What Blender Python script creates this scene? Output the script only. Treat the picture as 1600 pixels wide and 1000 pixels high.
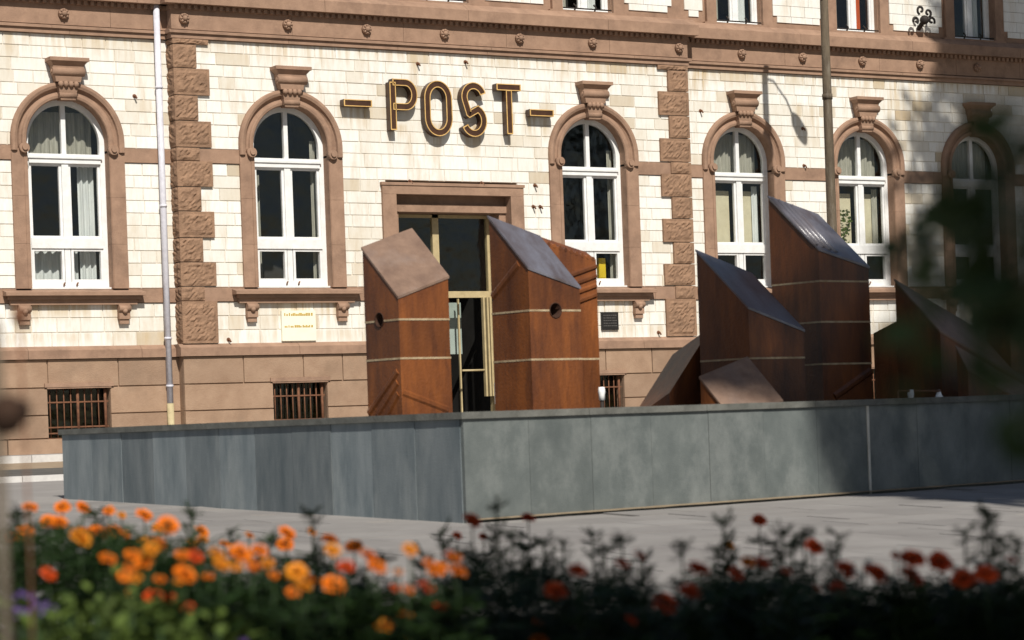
import bpy, bmesh, math, random
from math import sin, cos, pi, radians, sqrt, tan
from mathutils import Vector, noise
random.seed(7)
for o in list(bpy.data.objects): bpy.data.objects.remove(o, do_unlink=True)
scene = bpy.context.scene
COL = scene.collection

# ---------------------------------------------------------------- camera, sky, sun, exposure
FPX, BETA, ROLL, PPY = 3700.0, 0.5302, 0.036, 662.0     # focal length in photo pixels, yaw, roll, row of the eye level
FACADE = 38.0                                            # metres to the post office front
cam_data = bpy.data.cameras.new('camera'); cam = bpy.data.objects.new('camera', cam_data); COL.objects.link(cam)
cam_data.sensor_width = 36; cam_data.lens = FPX/1600*36; cam_data.shift_y = (PPY-500)/1600
cam_data.clip_start = 0.05; cam_data.clip_end = 1500
from mathutils import Matrix
cam.matrix_world = Matrix.Rotation(-BETA, 4, 'Z') @ Matrix.Rotation(pi/2, 4, 'X') @ Matrix.Rotation(-ROLL, 4, 'Z')
cam_data.dof.use_dof = True; cam_data.dof.focus_distance = 48; cam_data.dof.aperture_fstop = 3.4
scene.camera = cam
SUN_EL, SUN_AZ = 44.0, -13.0
world = bpy.data.worlds.new('World'); scene.world = world; world.use_nodes = True
wn = world.node_tree.nodes; wl = world.node_tree.links
sky = wn.new('ShaderNodeTexSky'); sky.sky_type = 'NISHITA'; sky.sun_disc = False
sky.sun_elevation = radians(SUN_EL); sky.sun_rotation = pi-radians(SUN_AZ)
wl.new(sky.outputs[0], wn['Background'].inputs[0]); wn['Background'].inputs[1].default_value = 0.05
sun_data = bpy.data.lights.new('sun', 'SUN'); sun_data.energy = 5.0; sun_data.angle = radians(0.7); sun_data.color = (1, .955, .875)
sun = bpy.data.objects.new('sun', sun_data); COL.objects.link(sun)
sun.rotation_euler = (radians(90-SUN_EL), 0, radians(SUN_AZ)); sun.location = (0, -20, 30)
vs = scene.view_settings
vs.view_transform = 'Standard'; vs.look = 'None'; vs.gamma = 1; vs.use_curve_mapping = False; vs.exposure = 0.07

# ---------------------------------------------------------------- photo pixel -> place
CB, SB = cos(BETA), sin(BETA)
def ray(px, py):
    a0, b0 = px-800, py-PPY; cr, sr = cos(ROLL), sin(ROLL)
    a = (a0*cr-b0*sr)/FPX; b = (a0*sr+b0*cr)/FPX
    return Vector((a*CB+SB, -a*SB+CB, -b))
def project(p):
    X = p[0]*CB-p[1]*SB; Y = p[0]*SB+p[1]*CB; a = FPX*X/Y; b = -FPX*p[2]/Y; cr, sr = cos(ROLL), sin(ROLL)
    return 800+a*cr+b*sr, PPY-a*sr+b*cr
def height_at(px, py, x, y):                 # height seen at row py above the ground point (x, y)
    r = ray(px, py); d = (x*SB+y*CB); return r.z*d

# ---------------------------------------------------------------- mesh helpers
class MB:
    def __init__(s): s.v = []; s.f = []; s.t = []; s.tone = .5; s.sm = []
    def add(s, vs, fs, smooth=False):
        n = len(s.v); s.v += [tuple(v) for v in vs]
        for f in fs: s.f.append([i+n for i in f]); s.t.append(s.tone); s.sm.append(smooth)
        return s
    def box(s, x0, x1, y0, y1, z0, z1):
        return s.add([(x0,y0,z0),(x1,y0,z0),(x1,y1,z0),(x0,y1,z0),(x0,y0,z1),(x1,y0,z1),(x1,y1,z1),(x0,y1,z1)],
                     [(0,3,2,1),(4,5,6,7),(0,1,5,4),(1,2,6,5),(2,3,7,6),(3,0,4,7)])
    def front_poly(s, pts, y0, y1):           # outline in x,z (counter-clockwise seen from the street) pushed from y0 (front) to y1
        n = len(pts); vs = [(x,y0,z) for x,z in pts]+[(x,y1,z) for x,z in pts]
        return s.add(vs, [tuple(range(n)), tuple(range(2*n-1,n-1,-1))]+[((i+1)%n, i, n+i, n+(i+1)%n) for i in range(n)])
    def plan_poly(s, pts, z0, z1):            # outline in x,y (counter-clockwise from above); z0, z1 numbers or lists
        n = len(pts); Z0 = z0 if isinstance(z0, (list,tuple)) else [z0]*n; Z1 = z1 if isinstance(z1, (list,tuple)) else [z1]*n
        vs = [(p[0],p[1],Z0[i]) for i,p in enumerate(pts)]+[(p[0],p[1],Z1[i]) for i,p in enumerate(pts)]
        return s.add(vs, [tuple(range(n-1,-1,-1)), tuple(range(n,2*n))]+[(i,(i+1)%n,n+(i+1)%n,n+i) for i in range(n)])
    def tube(s, pts, rad, seg=8, cap=True, smooth=True):
        pts = [Vector(p) for p in pts]; R = rad if isinstance(rad,(list,tuple)) else [rad]*len(pts); vs = []; fs = []
        prev = None
        for i,p in enumerate(pts):
            d = (pts[min(i+1,len(pts)-1)]-pts[max(i-1,0)]).normalized()
            if prev is None:
                u = d.orthogonal().normalized()
            else:
                u = (prev-d*prev.dot(d)); u = u.normalized() if u.length>1e-6 else d.orthogonal().normalized()
            prev = u; w = d.cross(u)
            for k in range(seg):
                a = 2*pi*k/seg; vs.append(p+(u*cos(a)+w*sin(a))*R[i])
        for i in range(len(pts)-1):
            for k in range(seg):
                fs.append((i*seg+k, i*seg+(k+1)%seg, (i+1)*seg+(k+1)%seg, (i+1)*seg+k))
        s.add(vs, fs, smooth)
        if cap:
            n = len(s.v)-len(vs)
            s.f.append([n+k for k in range(seg-1,-1,-1)]); s.f.append([n+(len(pts)-1)*seg+k for k in range(seg)]); s.t += [s.tone]*2; s.sm += [False]*2
        return s
    def ball(s, c, r, seg=10, rings=6, sc=(1,1,1)):
        vs = []; fs = []
        for i in range(rings+1):
            th = pi*i/rings
            for k in range(seg):
                a = 2*pi*k/seg; vs.append((c[0]+r*sc[0]*sin(th)*cos(a), c[1]+r*sc[1]*sin(th)*sin(a), c[2]+r*sc[2]*cos(th)))
        for i in range(rings):
            for k in range(seg):
                fs.append((i*seg+k, (i+1)*seg+k, (i+1)*seg+(k+1)%seg, i*seg+(k+1)%seg))
        return s.add(vs, fs, True)
    def mesh(s, name):
        me = bpy.data.meshes.new(name); me.from_pydata(s.v, [], s.f)
        at = me.attributes.new('tone', 'FLOAT', 'FACE'); at.data.foreach_set('value', s.t)
        me.polygons.foreach_set('use_smooth', s.sm); me.update(); return me
    def build(s, name, material, parent=None, origin=None):
        if origin is not None: s.v = [(v[0]-origin[0], v[1]-origin[1], v[2]-origin[2]) for v in s.v]
        me = s.mesh(name); me.materials.append(material)
        return put(name, me, parent, origin)
def put(name, me, parent=None, loc=None):
    o = bpy.data.objects.new(name, me); COL.objects.link(o)
    if loc is not None: o.location = loc
    if parent is not None:
        o.parent = parent
        if loc is None: o.location = -parent_world(parent)
        else: o.location = Vector(loc)-parent_world(parent)
    return o
def parent_world(p):                          # all parents here are unrotated and unscaled
    v = Vector((0,0,0))
    while p is not None: v += Vector(p.location); p = p.parent
    return v
def thing(name, label, cat, loc=(0,0,0), group=None):
    o = bpy.data.objects.new(name, None); COL.objects.link(o); o.location = loc; o.empty_display_size = .2
    return tag(o, label, cat, group)
def tag(o, label, cat, group=None):
    o['label'] = label; o['category'] = cat
    if group: o['group'] = group
    return o
def structure(name, mb, m, parent=None):
    o = mb.build(name, m, parent)
    if parent is None: o['kind'] = 'structure'
    return o

# ---------------------------------------------------------------- materials
def mat(name, c1, c2=None, scale=3.0, rough=.85, bump=.15, bscale=30, spec=.25, metal=0.0, ramp=None, stretch=(1,1,1), c3=None, s3=.6, amt3=.5, coord='pos', detail=5, objvar=0.0, t3=(.5,.72)):
    m = bpy.data.materials.new(name); m.use_nodes = True; nt = m.node_tree; N = nt.nodes; L = nt.links
    b = N['Principled BSDF']; b.inputs['Roughness'].default_value = rough; b.inputs['Metallic'].default_value = metal
    b.inputs['Specular IOR Level'].default_value = spec
    if coord == 'pos': co = N.new('ShaderNodeNewGeometry').outputs['Position']
    else: co = N.new('ShaderNodeTexCoord').outputs['Object']
    mp = N.new('ShaderNodeMapping'); mp.inputs['Scale'].default_value = stretch; L.new(co, mp.inputs[0])
    n1 = N.new('ShaderNodeTexNoise'); n1.inputs['Scale'].default_value = scale; n1.inputs['Detail'].default_value = detail; n1.inputs['Roughness'].default_value = .65; L.new(mp.outputs[0], n1.inputs[0])
    r1 = N.new('ShaderNodeValToRGB'); r1.color_ramp.elements[0].position = .32; r1.color_ramp.elements[1].position = .68
    c2 = c2 or tuple(.7*x for x in c1)
    r1.color_ramp.elements[0].color = (*c2, 1); r1.color_ramp.elements[1].color = (*c1, 1)
    L.new(n1.outputs[0], r1.inputs[0]); out = r1.outputs[0]
    if ramp:                                  # per-piece colour from the piece's own tone
        at = N.new('ShaderNodeAttribute'); at.attribute_name = 'tone'
        r2 = N.new('ShaderNodeValToRGB'); e = r2.color_ramp.elements
        while len(e) < len(ramp): e.new(.5)
        for i,(p,c) in enumerate(ramp): e[i].position = p; e[i].color = (*c,1)
        L.new(at.outputs['Fac'], r2.inputs[0])
        mx = N.new('ShaderNodeMix'); mx.data_type = 'RGBA'; mx.blend_type = 'MULTIPLY'; mx.inputs[0].default_value = 1
        L.new(r2.outputs[0], mx.inputs[6]); L.new(out, mx.inputs[7]); out = mx.outputs[2]
    if c3:                                    # large blotches or streaks of a second colour
        mp3 = N.new('ShaderNodeMapping'); mp3.inputs['Scale'].default_value = stretch if stretch != (1,1,1) else (1,1,1); L.new(co, mp3.inputs[0])
        n3 = N.new('ShaderNodeTexNoise'); n3.inputs['Scale'].default_value = s3; n3.inputs['Detail'].default_value = 7; n3.inputs['Roughness'].default_value = .7; L.new(mp3.outputs[0], n3.inputs[0])
        r3 = N.new('ShaderNodeMapRange'); r3.inputs[1].default_value = t3[0]; r3.inputs[2].default_value = t3[1]; r3.inputs[4].default_value = amt3; L.new(n3.outputs[0], r3.inputs[0])
        mx = N.new('ShaderNodeMix'); mx.data_type = 'RGBA'; L.new(r3.outputs[0], mx.inputs[0]); L.new(out, mx.inputs[6]); mx.inputs[7].default_value = (*c3,1); out = mx.outputs[2]
    if objvar:
        oi = N.new('ShaderNodeObjectInfo'); hs = N.new('ShaderNodeHueSaturation'); mr = N.new('ShaderNodeMapRange'); mr.inputs[3].default_value = 1-objvar; mr.inputs[4].default_value = 1+objvar
        L.new(oi.outputs['Random'], mr.inputs[0]); L.new(mr.outputs[0], hs.inputs['Value']); L.new(out, hs.inputs['Color']); out = hs.outputs[0]
    L.new(out, b.inputs['Base Color'])
    if bump:
        n2 = N.new('ShaderNodeTexNoise'); n2.inputs['Scale'].default_value = bscale; n2.inputs['Detail'].default_value = 4; L.new(co, n2.inputs[0])
        bp = N.new('ShaderNodeBump'); bp.inputs['Strength'].default_value = bump; bp.inputs['Distance'].default_value = .02; L.new(n2.outputs[0], bp.inputs['Height']); L.new(bp.outputs[0], b.inputs['Normal'])
    return m
def glass(name, tint=(.9,.95,.93), refl=1.0):
    m = bpy.data.materials.new(name); m.use_nodes = True; nt = m.node_tree; N = nt.nodes; L = nt.links
    N.remove(N['Principled BSDF']); tr = N.new('ShaderNodeBsdfTransparent'); tr.inputs[0].default_value = (*tint,1)
    gl = N.new('ShaderNodeBsdfGlossy'); gl.inputs['Roughness'].default_value = .10
    n = N.new('ShaderNodeTexNoise'); n.inputs['Scale'].default_value = 2.2; g = N.new('ShaderNodeNewGeometry'); L.new(g.outputs['Position'], n.inputs[0])
    bp = N.new('ShaderNodeBump'); bp.inputs['Strength'].default_value = .35; bp.inputs['Distance'].default_value = .05; L.new(n.outputs[0], bp.inputs['Height']); L.new(bp.outputs[0], gl.inputs['Normal'])
    fr = N.new('ShaderNodeLayerWeight'); fr.inputs[0].default_value = .5; pw = N.new('ShaderNodeMath'); pw.operation = 'POWER'; pw.inputs[1].default_value = 4; L.new(fr.outputs['Facing'], pw.inputs[0])
    ml = N.new('ShaderNodeMath'); ml.operation = 'MULTIPLY_ADD'; ml.inputs[1].default_value = .9; ml.inputs[2].default_value = .03*refl; L.new(pw.outputs[0], ml.inputs[0])
    mx = N.new('ShaderNodeMixShader'); L.new(ml.outputs[0], mx.inputs[0]); L.new(tr.outputs[0], mx.inputs[1]); L.new(gl.outputs[0], mx.inputs[2]); L.new(mx.outputs[0], N['Material Output'].inputs[0])
    return m
WHITE = (1,1,1)
M_BRICK = mat('glazed_facing_brick', WHITE, (.92,.905,.87), scale=5, rough=.55, bump=.12, bscale=14, spec=.3,
              ramp=[(0,(.40,.31,.21)),(.12,(.52,.44,.33)),(.3,(.66,.60,.50)),(.55,(.765,.745,.69)),(1,(.83,.82,.785))], stretch=(3.2,1,.7), c3=(.52,.40,.25), s3=1.1, amt3=.55)
def add_drips(m, boxes, col):                 # rust and soot drips below fixed iron and letters, with ragged streaked shapes
    nt = m.node_tree; N = nt.nodes; L = nt.links; b = N['Principled BSDF']; src = b.inputs['Base Color'].links[0].from_socket
    pos = N.new('ShaderNodeNewGeometry').outputs['Position']; sep = N.new('ShaderNodeSeparateXYZ'); L.new(pos, sep.inputs[0])
    mp = N.new('ShaderNodeMapping'); mp.inputs['Scale'].default_value = (9,1,.8); L.new(pos, mp.inputs[0])
    ns = N.new('ShaderNodeTexNoise'); ns.inputs['Scale'].default_value = 1.3; ns.inputs['Detail'].default_value = 5; L.new(mp.outputs[0], ns.inputs[0])
    tot = None
    def mr(sock, a, c):
        r = N.new('ShaderNodeMapRange'); r.interpolation_type = 'SMOOTHSTEP'; r.inputs[1].default_value = a; r.inputs[2].default_value = c; L.new(sock, r.inputs[0]); return r.outputs[0]
    def op(o, x, y):
        n = N.new('ShaderNodeMath'); n.operation = o; L.new(x, n.inputs[0]); L.new(y, n.inputs[1]) if not isinstance(y, float) else setattr(n.inputs[1], 'default_value', y); return n.outputs[0]
    for x0, x1, z0, z1, amt in boxes:
        v = op('MULTIPLY', op('MULTIPLY', mr(sep.outputs[0], x0-.08, x0+.08), mr(sep.outputs[0], x1+.08, x1-.08)), op('MULTIPLY', mr(sep.outputs[2], z0, z1-.02), mr(sep.outputs[2], z1+.1, z1)))
        v = op('MULTIPLY', v, float(amt)); tot = v if tot is None else op('MAXIMUM', tot, v)
    fac = op('MULTIPLY', tot, mr(ns.outputs[0], .36, .66))
    mx = N.new('ShaderNodeMix'); mx.data_type = 'RGBA'; L.new(fac, mx.inputs[0]); L.new(src, mx.inputs[6]); mx.inputs[7].default_value = (*col,1); L.new(mx.outputs[2], b.inputs['Base Color'])
add_drips(M_BRICK, [(8,42,6.45,6.86,.55),(8,42,1.5,1.75,.4),(18.92,19.55,5.2,5.82,.7),(19.85,20.4,4.9,5.45,.6),(20.62,21.1,4.7,5.5,.85),(21.38,21.85,4.75,5.5,.85),(22.25,22.5,4.9,5.5,.5),(22.75,23.3,5.1,5.8,.8),(26.5,27.2,5.7,6.85,.9),(29.2,30.0,4.95,6.2,.5),(31.6,32.6,4.95,6.8,.6),(17.0,19.2,6.3,6.85,.55),(20.4,20.7,6.0,6.65,.6),(21.5,21.7,6.2,6.7,.6),(23.4,25.4,6.2,6.85,.6),(16.9,19.0,1.6,2.3,.75),(12.8,15.0,1.9,2.3,.8),(23.2,25.4,1.6,2.3,.6),(12.8,15.3,6.2,6.85,.4)], (.50,.37,.20))
M_MORTAR = mat('mortar', (.70,.65,.56), (.56,.50,.42), scale=8, rough=.95, bump=.2)
M_STONE = mat('red_sandstone', (.362,.230,.158), (.268,.168,.115), scale=4.5, rough=.9, bump=.3, bscale=55, c3=(.15,.095,.068), s3=1.6, amt3=.6, detail=8)
M_STONE2 = mat('rough_red_sandstone', (.335,.205,.130), (.22,.133,.085), scale=9, rough=.95, bump=.6, bscale=42, c3=(.135,.085,.055), s3=2.2, amt3=.6, detail=8)
M_PLINTH = mat('plinth_sandstone', (.375,.255,.175), (.30,.195,.13), scale=3, rough=.92, bump=.35, bscale=45, c3=(.21,.145,.10), s3=1.1, amt3=.6, detail=8, ramp=[(0,(.85,.85,.85)),(1,(1.06,1.05,1.03))])
M_FRAME = mat('white_window_paint', (.80,.80,.79), (.68,.68,.66), scale=6, rough=.45, bump=.04, spec=.4)
M_GLASS = glass('window_glass', (.95,.96,.95), 1.2)
M_ROOM = mat('room_painted_dim', (.045,.042,.038), (.03,.028,.026), rough=.9, bump=0)  # room surfaces painted near black for the darkness indoors
M_CURTAIN = mat('grey_net_curtain', (.44,.42,.36), (.27,.255,.215), scale=9, rough=.9, bump=.1, stretch=(6,1,.3))
M_BLIND = mat('cream_blind', (.66,.60,.44), (.52,.46,.33), scale=3, rough=.9, bump=.05)
M_WCURT = mat('white_curtain', (.70,.71,.70), (.52,.54,.54), scale=6, rough=.9, bump=.1, stretch=(6,1,.3))
M_ORANGE = mat('orange_curtain', (.55,.10,.02), (.40,.07,.015), scale=6, rough=.9, bump=.1, stretch=(6,1,.3))
M_PIPE = mat('pale_zinc_pipe', (.66,.65,.70), (.52,.51,.56), scale=9, rough=.5, bump=.08)
M_PIPEY = mat('yellow_pipe_shoe', (.50,.42,.25), (.40,.33,.19), scale=9, rough=.7)
M_RUST = mat('rusty_iron', (.21,.095,.05), (.11,.05,.03), scale=14, rough=.9, bump=.3)
M_IRON = mat('black_iron', (.035,.028,.024), (.02,.017,.015), scale=12, rough=.7, bump=.2)
M_LETTER = mat('dark_bronze_letter', (.075,.033,.016), (.04,.018,.01), scale=9, rough=.45, bump=.05, spec=.4)
M_GOLD = mat('gold_rim', (.72,.46,.17), (.55,.33,.11), scale=9, rough=.45, bump=.03, spec=.5)
M_BRASS = mat('brass_door_frame', (.50,.40,.22), (.38,.30,.16), scale=6, rough=.5, bump=.05, spec=.5)
M_CREAM = mat('cream_enamel', (.84,.81,.66), (.78,.75,.60), scale=3, rough=.35, bump=.02)
M_PLAQUE = mat('white_enamel', (.88,.88,.86), (.80,.80,.78), scale=3, rough=.35, bump=.02)
M_PLTEXT = mat('ochre_lettering', (.55,.38,.08), (.42,.28,.06), scale=8, rough=.6, bump=0)
M_BLACKPL = mat('black_plaque', (.03,.027,.025), (.018,.017,.016), scale=8, rough=.3, bump=.03)
M_GREYTEXT = mat('worn_grey_lettering', (.13,.12,.11), (.08,.075,.07), scale=8, rough=.6, bump=0)
M_SLATE = mat('grey_slate', (.205,.228,.235), (.105,.130,.142), scale=2.1, rough=.55, bump=.15, bscale=60, spec=.4, stretch=(2.2,2.2,.5), c3=(.27,.29,.285), s3=1.3, amt3=.7, objvar=.22, detail=10)
M_SLATE2 = mat('mottled_slate', (.142,.157,.150), (.090,.103,.100), scale=3.2, rough=.55, bump=.2, bscale=90, spec=.4, stretch=(1.1,1.1,.8), c3=(.215,.225,.215), s3=.8, amt3=.7, objvar=.07, detail=12)
M_COPING = mat('slate_coping', (.15,.15,.135), (.085,.085,.075), scale=5, rough=.75, bump=.2, c3=(.24,.23,.20), s3=3, amt3=.4)
M_JOINT = mat('pale_sealant', (.60,.58,.52), (.45,.43,.38), scale=9, rough=.8)
M_CORTEN = mat('rust_brown_cladding', (.235,.074,.017), (.105,.032,.010), scale=2.4, rough=.45, bump=.22, bscale=32, spec=.5, stretch=(2.0,2.0,.45), c3=(.045,.016,.009), s3=1.1, amt3=.85, detail=11, objvar=.28, t3=(.44,.66))
M_RUSTSHADE = mat('pipe_rust_hole_shade', (.06,.026,.014), (.03,.013,.008), scale=20, rough=.8, bump=.3)  # pipe rust painted extra dark as shade inside the round holes
M_TOP = mat('weathered_brown_top', (.235,.150,.105), (.150,.092,.066), scale=6, rough=.6, bump=.3, bscale=70, spec=.35, c3=(.26,.20,.17), s3=2.2, amt3=.5, detail=8)
M_TOPB = mat('glossy_grey_top', (.165,.160,.185), (.085,.062,.058), scale=2.2, rough=.30, bump=.18, bscale=50, spec=.9, c3=(.21,.22,.27), s3=1.6, amt3=.7, detail=8, stretch=(1.5,.4,1))
M_LIME = mat('lime_crusted_joint', (.50,.40,.26), (.30,.21,.12), scale=12, rough=.9, bump=.3)
M_PLAZA = mat('pale_paving', (.275,.26,.245), (.215,.20,.19), scale=1.2, rough=.85, bump=.15, bscale=60, c3=(.27,.25,.23), s3=.5, amt3=.5, objvar=.08)
M_ASPH = mat('asphalt', (.115,.11,.10), (.075,.072,.068), scale=2, rough=.9, bump=.3, bscale=80)
M_SETT = mat('tan_setts', (.34,.26,.18), (.25,.19,.13), scale=3, rough=.9, bump=.3, bscale=30)
M_KERB = mat('pale_granite', (.62,.60,.57), (.50,.48,.46), scale=8, rough=.8, bump=.15)
M_SAND = mat('sandy_grit', (.26,.205,.14), (.19,.145,.095), scale=14, rough=.95, bump=.4)
M_SOIL = mat('dark_soil', (.05,.035,.022), (.03,.02,.013), scale=20, rough=1, bump=.6)
M_EARTH = mat('town_ground', (.20,.19,.17), (.15,.14,.13), scale=.5, rough=.95, bump=.2)
M_POST = mat('weathered_post', (.135,.105,.07), (.07,.053,.037), scale=9, rough=.8, bump=.35, stretch=(1,1,.2), c3=(.30,.27,.22), s3=7, amt3=.4)
def leaf_mat(name, c, c2, tr=.25):
    m = mat(name, c, c2, scale=11, rough=.55, bump=0, spec=.3, ramp=[(0,(.55,.55,.55)),(1,(1.25,1.25,1.15))])
    nt = m.node_tree; N = nt.nodes; L = nt.links; b = N['Principled BSDF']
    t = N.new('ShaderNodeBsdfTranslucent'); src = b.inputs['Base Color'].links[0].from_socket; L.new(src, t.inputs[0])
    mx = N.new('ShaderNodeMixShader'); mx.inputs[0].default_value = tr; L.new(b.outputs[0], mx.inputs[1]); L.new(t.outputs[0], mx.inputs[2]); L.new(mx.outputs[0], N['Material Output'].inputs[0])
    return m
M_LEAF = leaf_mat('marigold_leaf', (.034,.068,.017), (.016,.034,.009))
M_LEAF2 = leaf_mat('lime_leaf', (.11,.16,.03), (.06,.09,.02))
M_TREE = leaf_mat('tree_leaf', (.055,.09,.025), (.03,.055,.016))
M_BARK = mat('bark', (.11,.08,.055), (.05,.037,.026), scale=9, rough=.95, bump=.6, stretch=(1,1,.2))
def petal(name, c, c2): return leaf_mat(name, c, c2, .2)
M_PO = petal('orange_petal', (.80,.225,.012), (.68,.15,.008))
M_PR = petal('red_orange_petal', (.66,.085,.010), (.50,.045,.008))
M_PY = petal('yellow_orange_petal', (.80,.32,.02), (.70,.22,.01))
M_PV = petal('violet_petal', (.15,.085,.30), (.10,.05,.22))
M_PW = petal('white_petal', (.62,.64,.60), (.5,.52,.5))

# ---------------------------------------------------------------- the ground: rises gently from the square to the post office
SL = 0.0266
def ground_z(y): return -1.304+SL*max(-60, min(y, 35.2))
g = MB()
ys = [-600,-60,35.2,60,900]
for i in range(4):
    z0, z1 = ground_z(ys[i])-.03, ground_z(ys[i+1])-.03
    g.add([(-700,ys[i],z0),(700,ys[i],z0),(700,ys[i+1],z1),(-700,ys[i+1],z1)], [(0,1,2,3)])
structure('ground', g, M_EARTH)
def strip(name, y0, y1, dz, m, x0=-60, x1=110):
    b = MB(); b.add([(x0,y0,ground_z(y0)+dz),(x1,y0,ground_z(y0)+dz),(x1,y1,ground_z(y1)+dz),(x0,y1,ground_z(y1)+dz)], [(0,1,2,3)])
    return structure(name, b, m)
# the square: a bedding sheet with the nearer slabs laid one by one
plaza = strip('plaza_paving', -40, 29.6, -.012, M_PLAZA)
structure('street', MB().add([(-60,29.9,ground_z(29.9)+.05),(110,29.9,ground_z(29.9)+.05),(110,32.6,ground_z(32.6)+.04),(-60,32.6,ground_z(32.6)+.04)], [(0,1,2,3)]), M_ASPH)
strip('gutter_setts', 32.6, 35.05, .04, M_SETT)
kb = MB()
for i in range(60): kb.box(-20+i*1.0, -20+i*1.0+.992, 29.6, 29.9, ground_z(29.6)-.1, ground_z(29.7)+.062)
structure('kerb_stone', kb, M_KERB)
swz = ground_z(35.1)+.15
kb = MB()
for i in range(60): kb.box(-8+i*1.0, -8+i*1.0+.99, 35.05, 35.25, swz-.4, swz)
structure('pavement_kerb', kb, M_KERB)
structure('pavement', MB().box(-60, 110, 35.25, 38.6, swz-.3, swz-.004), M_PLAZA)
SWZ = swz
slab_mesh = []
for k in range(4):
    b = MB(); w = .2982; b.box(-w, w, -w, w, -.04, .0); me = b.mesh('paving_slab'); me.materials.append(M_PLAZA); slab_mesh.append(me)
cand = []
for i in range(-4, 34):
    for j in range(0, 26):
        x = 3.0+i*.6+(.3 if j % 2 else 0); y = 8.6+j*.6
        if y > 17.4+.14*(x-9.9): 
            if not (x < 9.6-.14*(y-17.8) and y < 24): continue
        px, py = project((x, y, ground_z(y)))
        if -60 < px < 1660 and py < 985: cand.append((x*x+y*y, x, y))
cand.sort()
for d, x, y in cand[:290]:
    o = put('paving_slab', random.choice(slab_mesh), plaza, (x, y, ground_z(y)+random.uniform(-.002,.004)))
    o.rotation_euler = (math.atan(SL), 0, random.choice((0, pi/2))*0)

# ---------------------------------------------------------------- the post office
F = FACADE; WY = F+.22                       # projecting middle bay and the two wings
XL, XR = 15.79, 26.47
B = thing('post_office_building', 'ornate white brick and red sandstone post office with round-arched windows', 'building', (20, F, SWZ))
def part(name, mb, m, parent=None): return mb.build(name, m, parent or B)
WIN = [(13.90, WY, 0), (17.94, F, 1), (24.27, F, 2), (27.94, WY, 3), (31.02, WY, 4), (34.05, WY, 5)]
SPR = 5.04
PORT = (19.71, 22.67, 4.44)
def exclusions(z0, z1, y):
    ex = []
    for cx, wy, k in WIN:
        if wy != y: continue
        if y == F and 4.69 < z0 < 4.71 and abs(z1-4.95) < .01: continue
        def w(z):
            if z <= SPR: return .9
            d = .80-(z-SPR)**2; return sqrt(d) if d > 0 else 0
        if z0-SPR < .78 and z0 > 2.35:
            ex.append((cx-w(z0), cx-w(z1), cx+w(z0), cx+w(z1)))
    if y == F and z0 < PORT[2]-.1: ex.append((PORT[0]+.1, PORT[0]+.1, PORT[1]-.1, PORT[1]-.1))
    return sorted(ex)
bricks = []                                   # (xl0, xl1, xr0, xr1, z0, z1, y, tone)
core = MB()
def lay(xa, xb, y, courses):
    for ci in range(len(courses)-1):
        z1, z0 = courses[ci], courses[ci+1]
        ex = [e for e in exclusions(z0, z1, y) if e[0] > xa and e[2] < xb]; left = (xa, xa)
        for e in ex+[(xb, xb, None, None)]:
            right = (e[0], e[1])
            if min(right)-max(left) > .02 or max(right)-min(left) > .05:
                core.add([(left[0],y+.012,z0),(right[0],y+.012,z0),(right[1],y+.012,z1),(left[1],y+.012,z1),
                          (left[0],y+.34,z0),(right[0],y+.34,z0),(right[1],y+.34,z1),(left[1],y+.34,z1)],
                         [(0,1,2,3),(5,4,7,6),(4,5,1,0),(3,2,6,7),(4,0,3,7),(1,5,6,2)])
                x = max(left); end = min(right); cuts = []
                if end > x:
                    p = x+random.uniform(.16,.5)
                    while p < end-.14: cuts.append(p); p += random.choice((.30,.36,.42,.46,.54,.62))*random.uniform(.94,1.06)
                edges = [left]+[(c,c) for c in cuts]+[right]
                for a, b_ in zip(edges[:-1], edges[1:]):
                    m = noise.noise(Vector(((a[0]+b_[0])*.25, y*3, z0*.6)))
                    t = min(1, max(0, .72+.5*m+random.gauss(0,.15)))
                    if random.random() < .10: t = random.uniform(.15,.5)
                    bricks.append((a[0]+.004, a[1]+.004, b_[0]-.004, b_[1]-.004, z0+.004, z1-.004, y, t))
            left = (e[2], e[3])
def steps(z1, z0, n): return [z1+(z0-z1)*i/n for i in range(n+1)]
A1 = steps(6.84, 4.95, 9); A2 = steps(4.70, 2.55, 10); A3 = steps(2.30, 1.56, 3)
for zs in (A1, A2, A3):
    lay(XL+.02, XR-.02, F, zs); lay(8.0, XL+.02, WY, zs); lay(XR-.02, 42.0, WY, zs)
lay(18.92, 23.29, F, steps(4.95,4.70,1))
def brick_mb(b, mb=None):
    mb = mb or MB(); xl0,xl1,xr0,xr1,z0,z1,y,t = b; j = random.uniform(-.003,.003); mb.tone = t; e = .006
    mb.add([(xl0,y+.02,z0),(xr0,y+.02,z0),(xr1,y+.02,z1),(xl1,y+.02,z1),(xl0+e,y+j,z0+e),(xr0-e,y+j,z0+e),(xr1-e,y+j,z1-e),(xl1+e,y+j,z1-e)],
           [(4,5,6,7),(0,1,5,4),(1,2,6,5),(2,3,7,6),(3,0,4,7)])
    return mb
def brick_size(b):
    cx = (b[0]+b[2])/2; cz = (b[4]+b[5])/2; px, py = project((cx, b[6], cz))
    if not (0 < px < 1600 and 0 < py < 1000): return 0
    if px > 1425 or (560 < px < 940 and py > 340): return 0
    return (b[2]-b[0])*(b[5]-b[4])/(cx*SB+b[6]*CB)**2
bricks.sort(key=brick_size, reverse=True)
wall = part('wall', core, M_MORTAR)
for b in bricks[:296]: part('brick', brick_mb(b), M_BRICK, wall)
rest = MB()
for b in bricks[296:]: brick_mb(b, rest)
o = part('brickwork', rest, M_BRICK, wall); o['kind'] = 'stuff'

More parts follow.
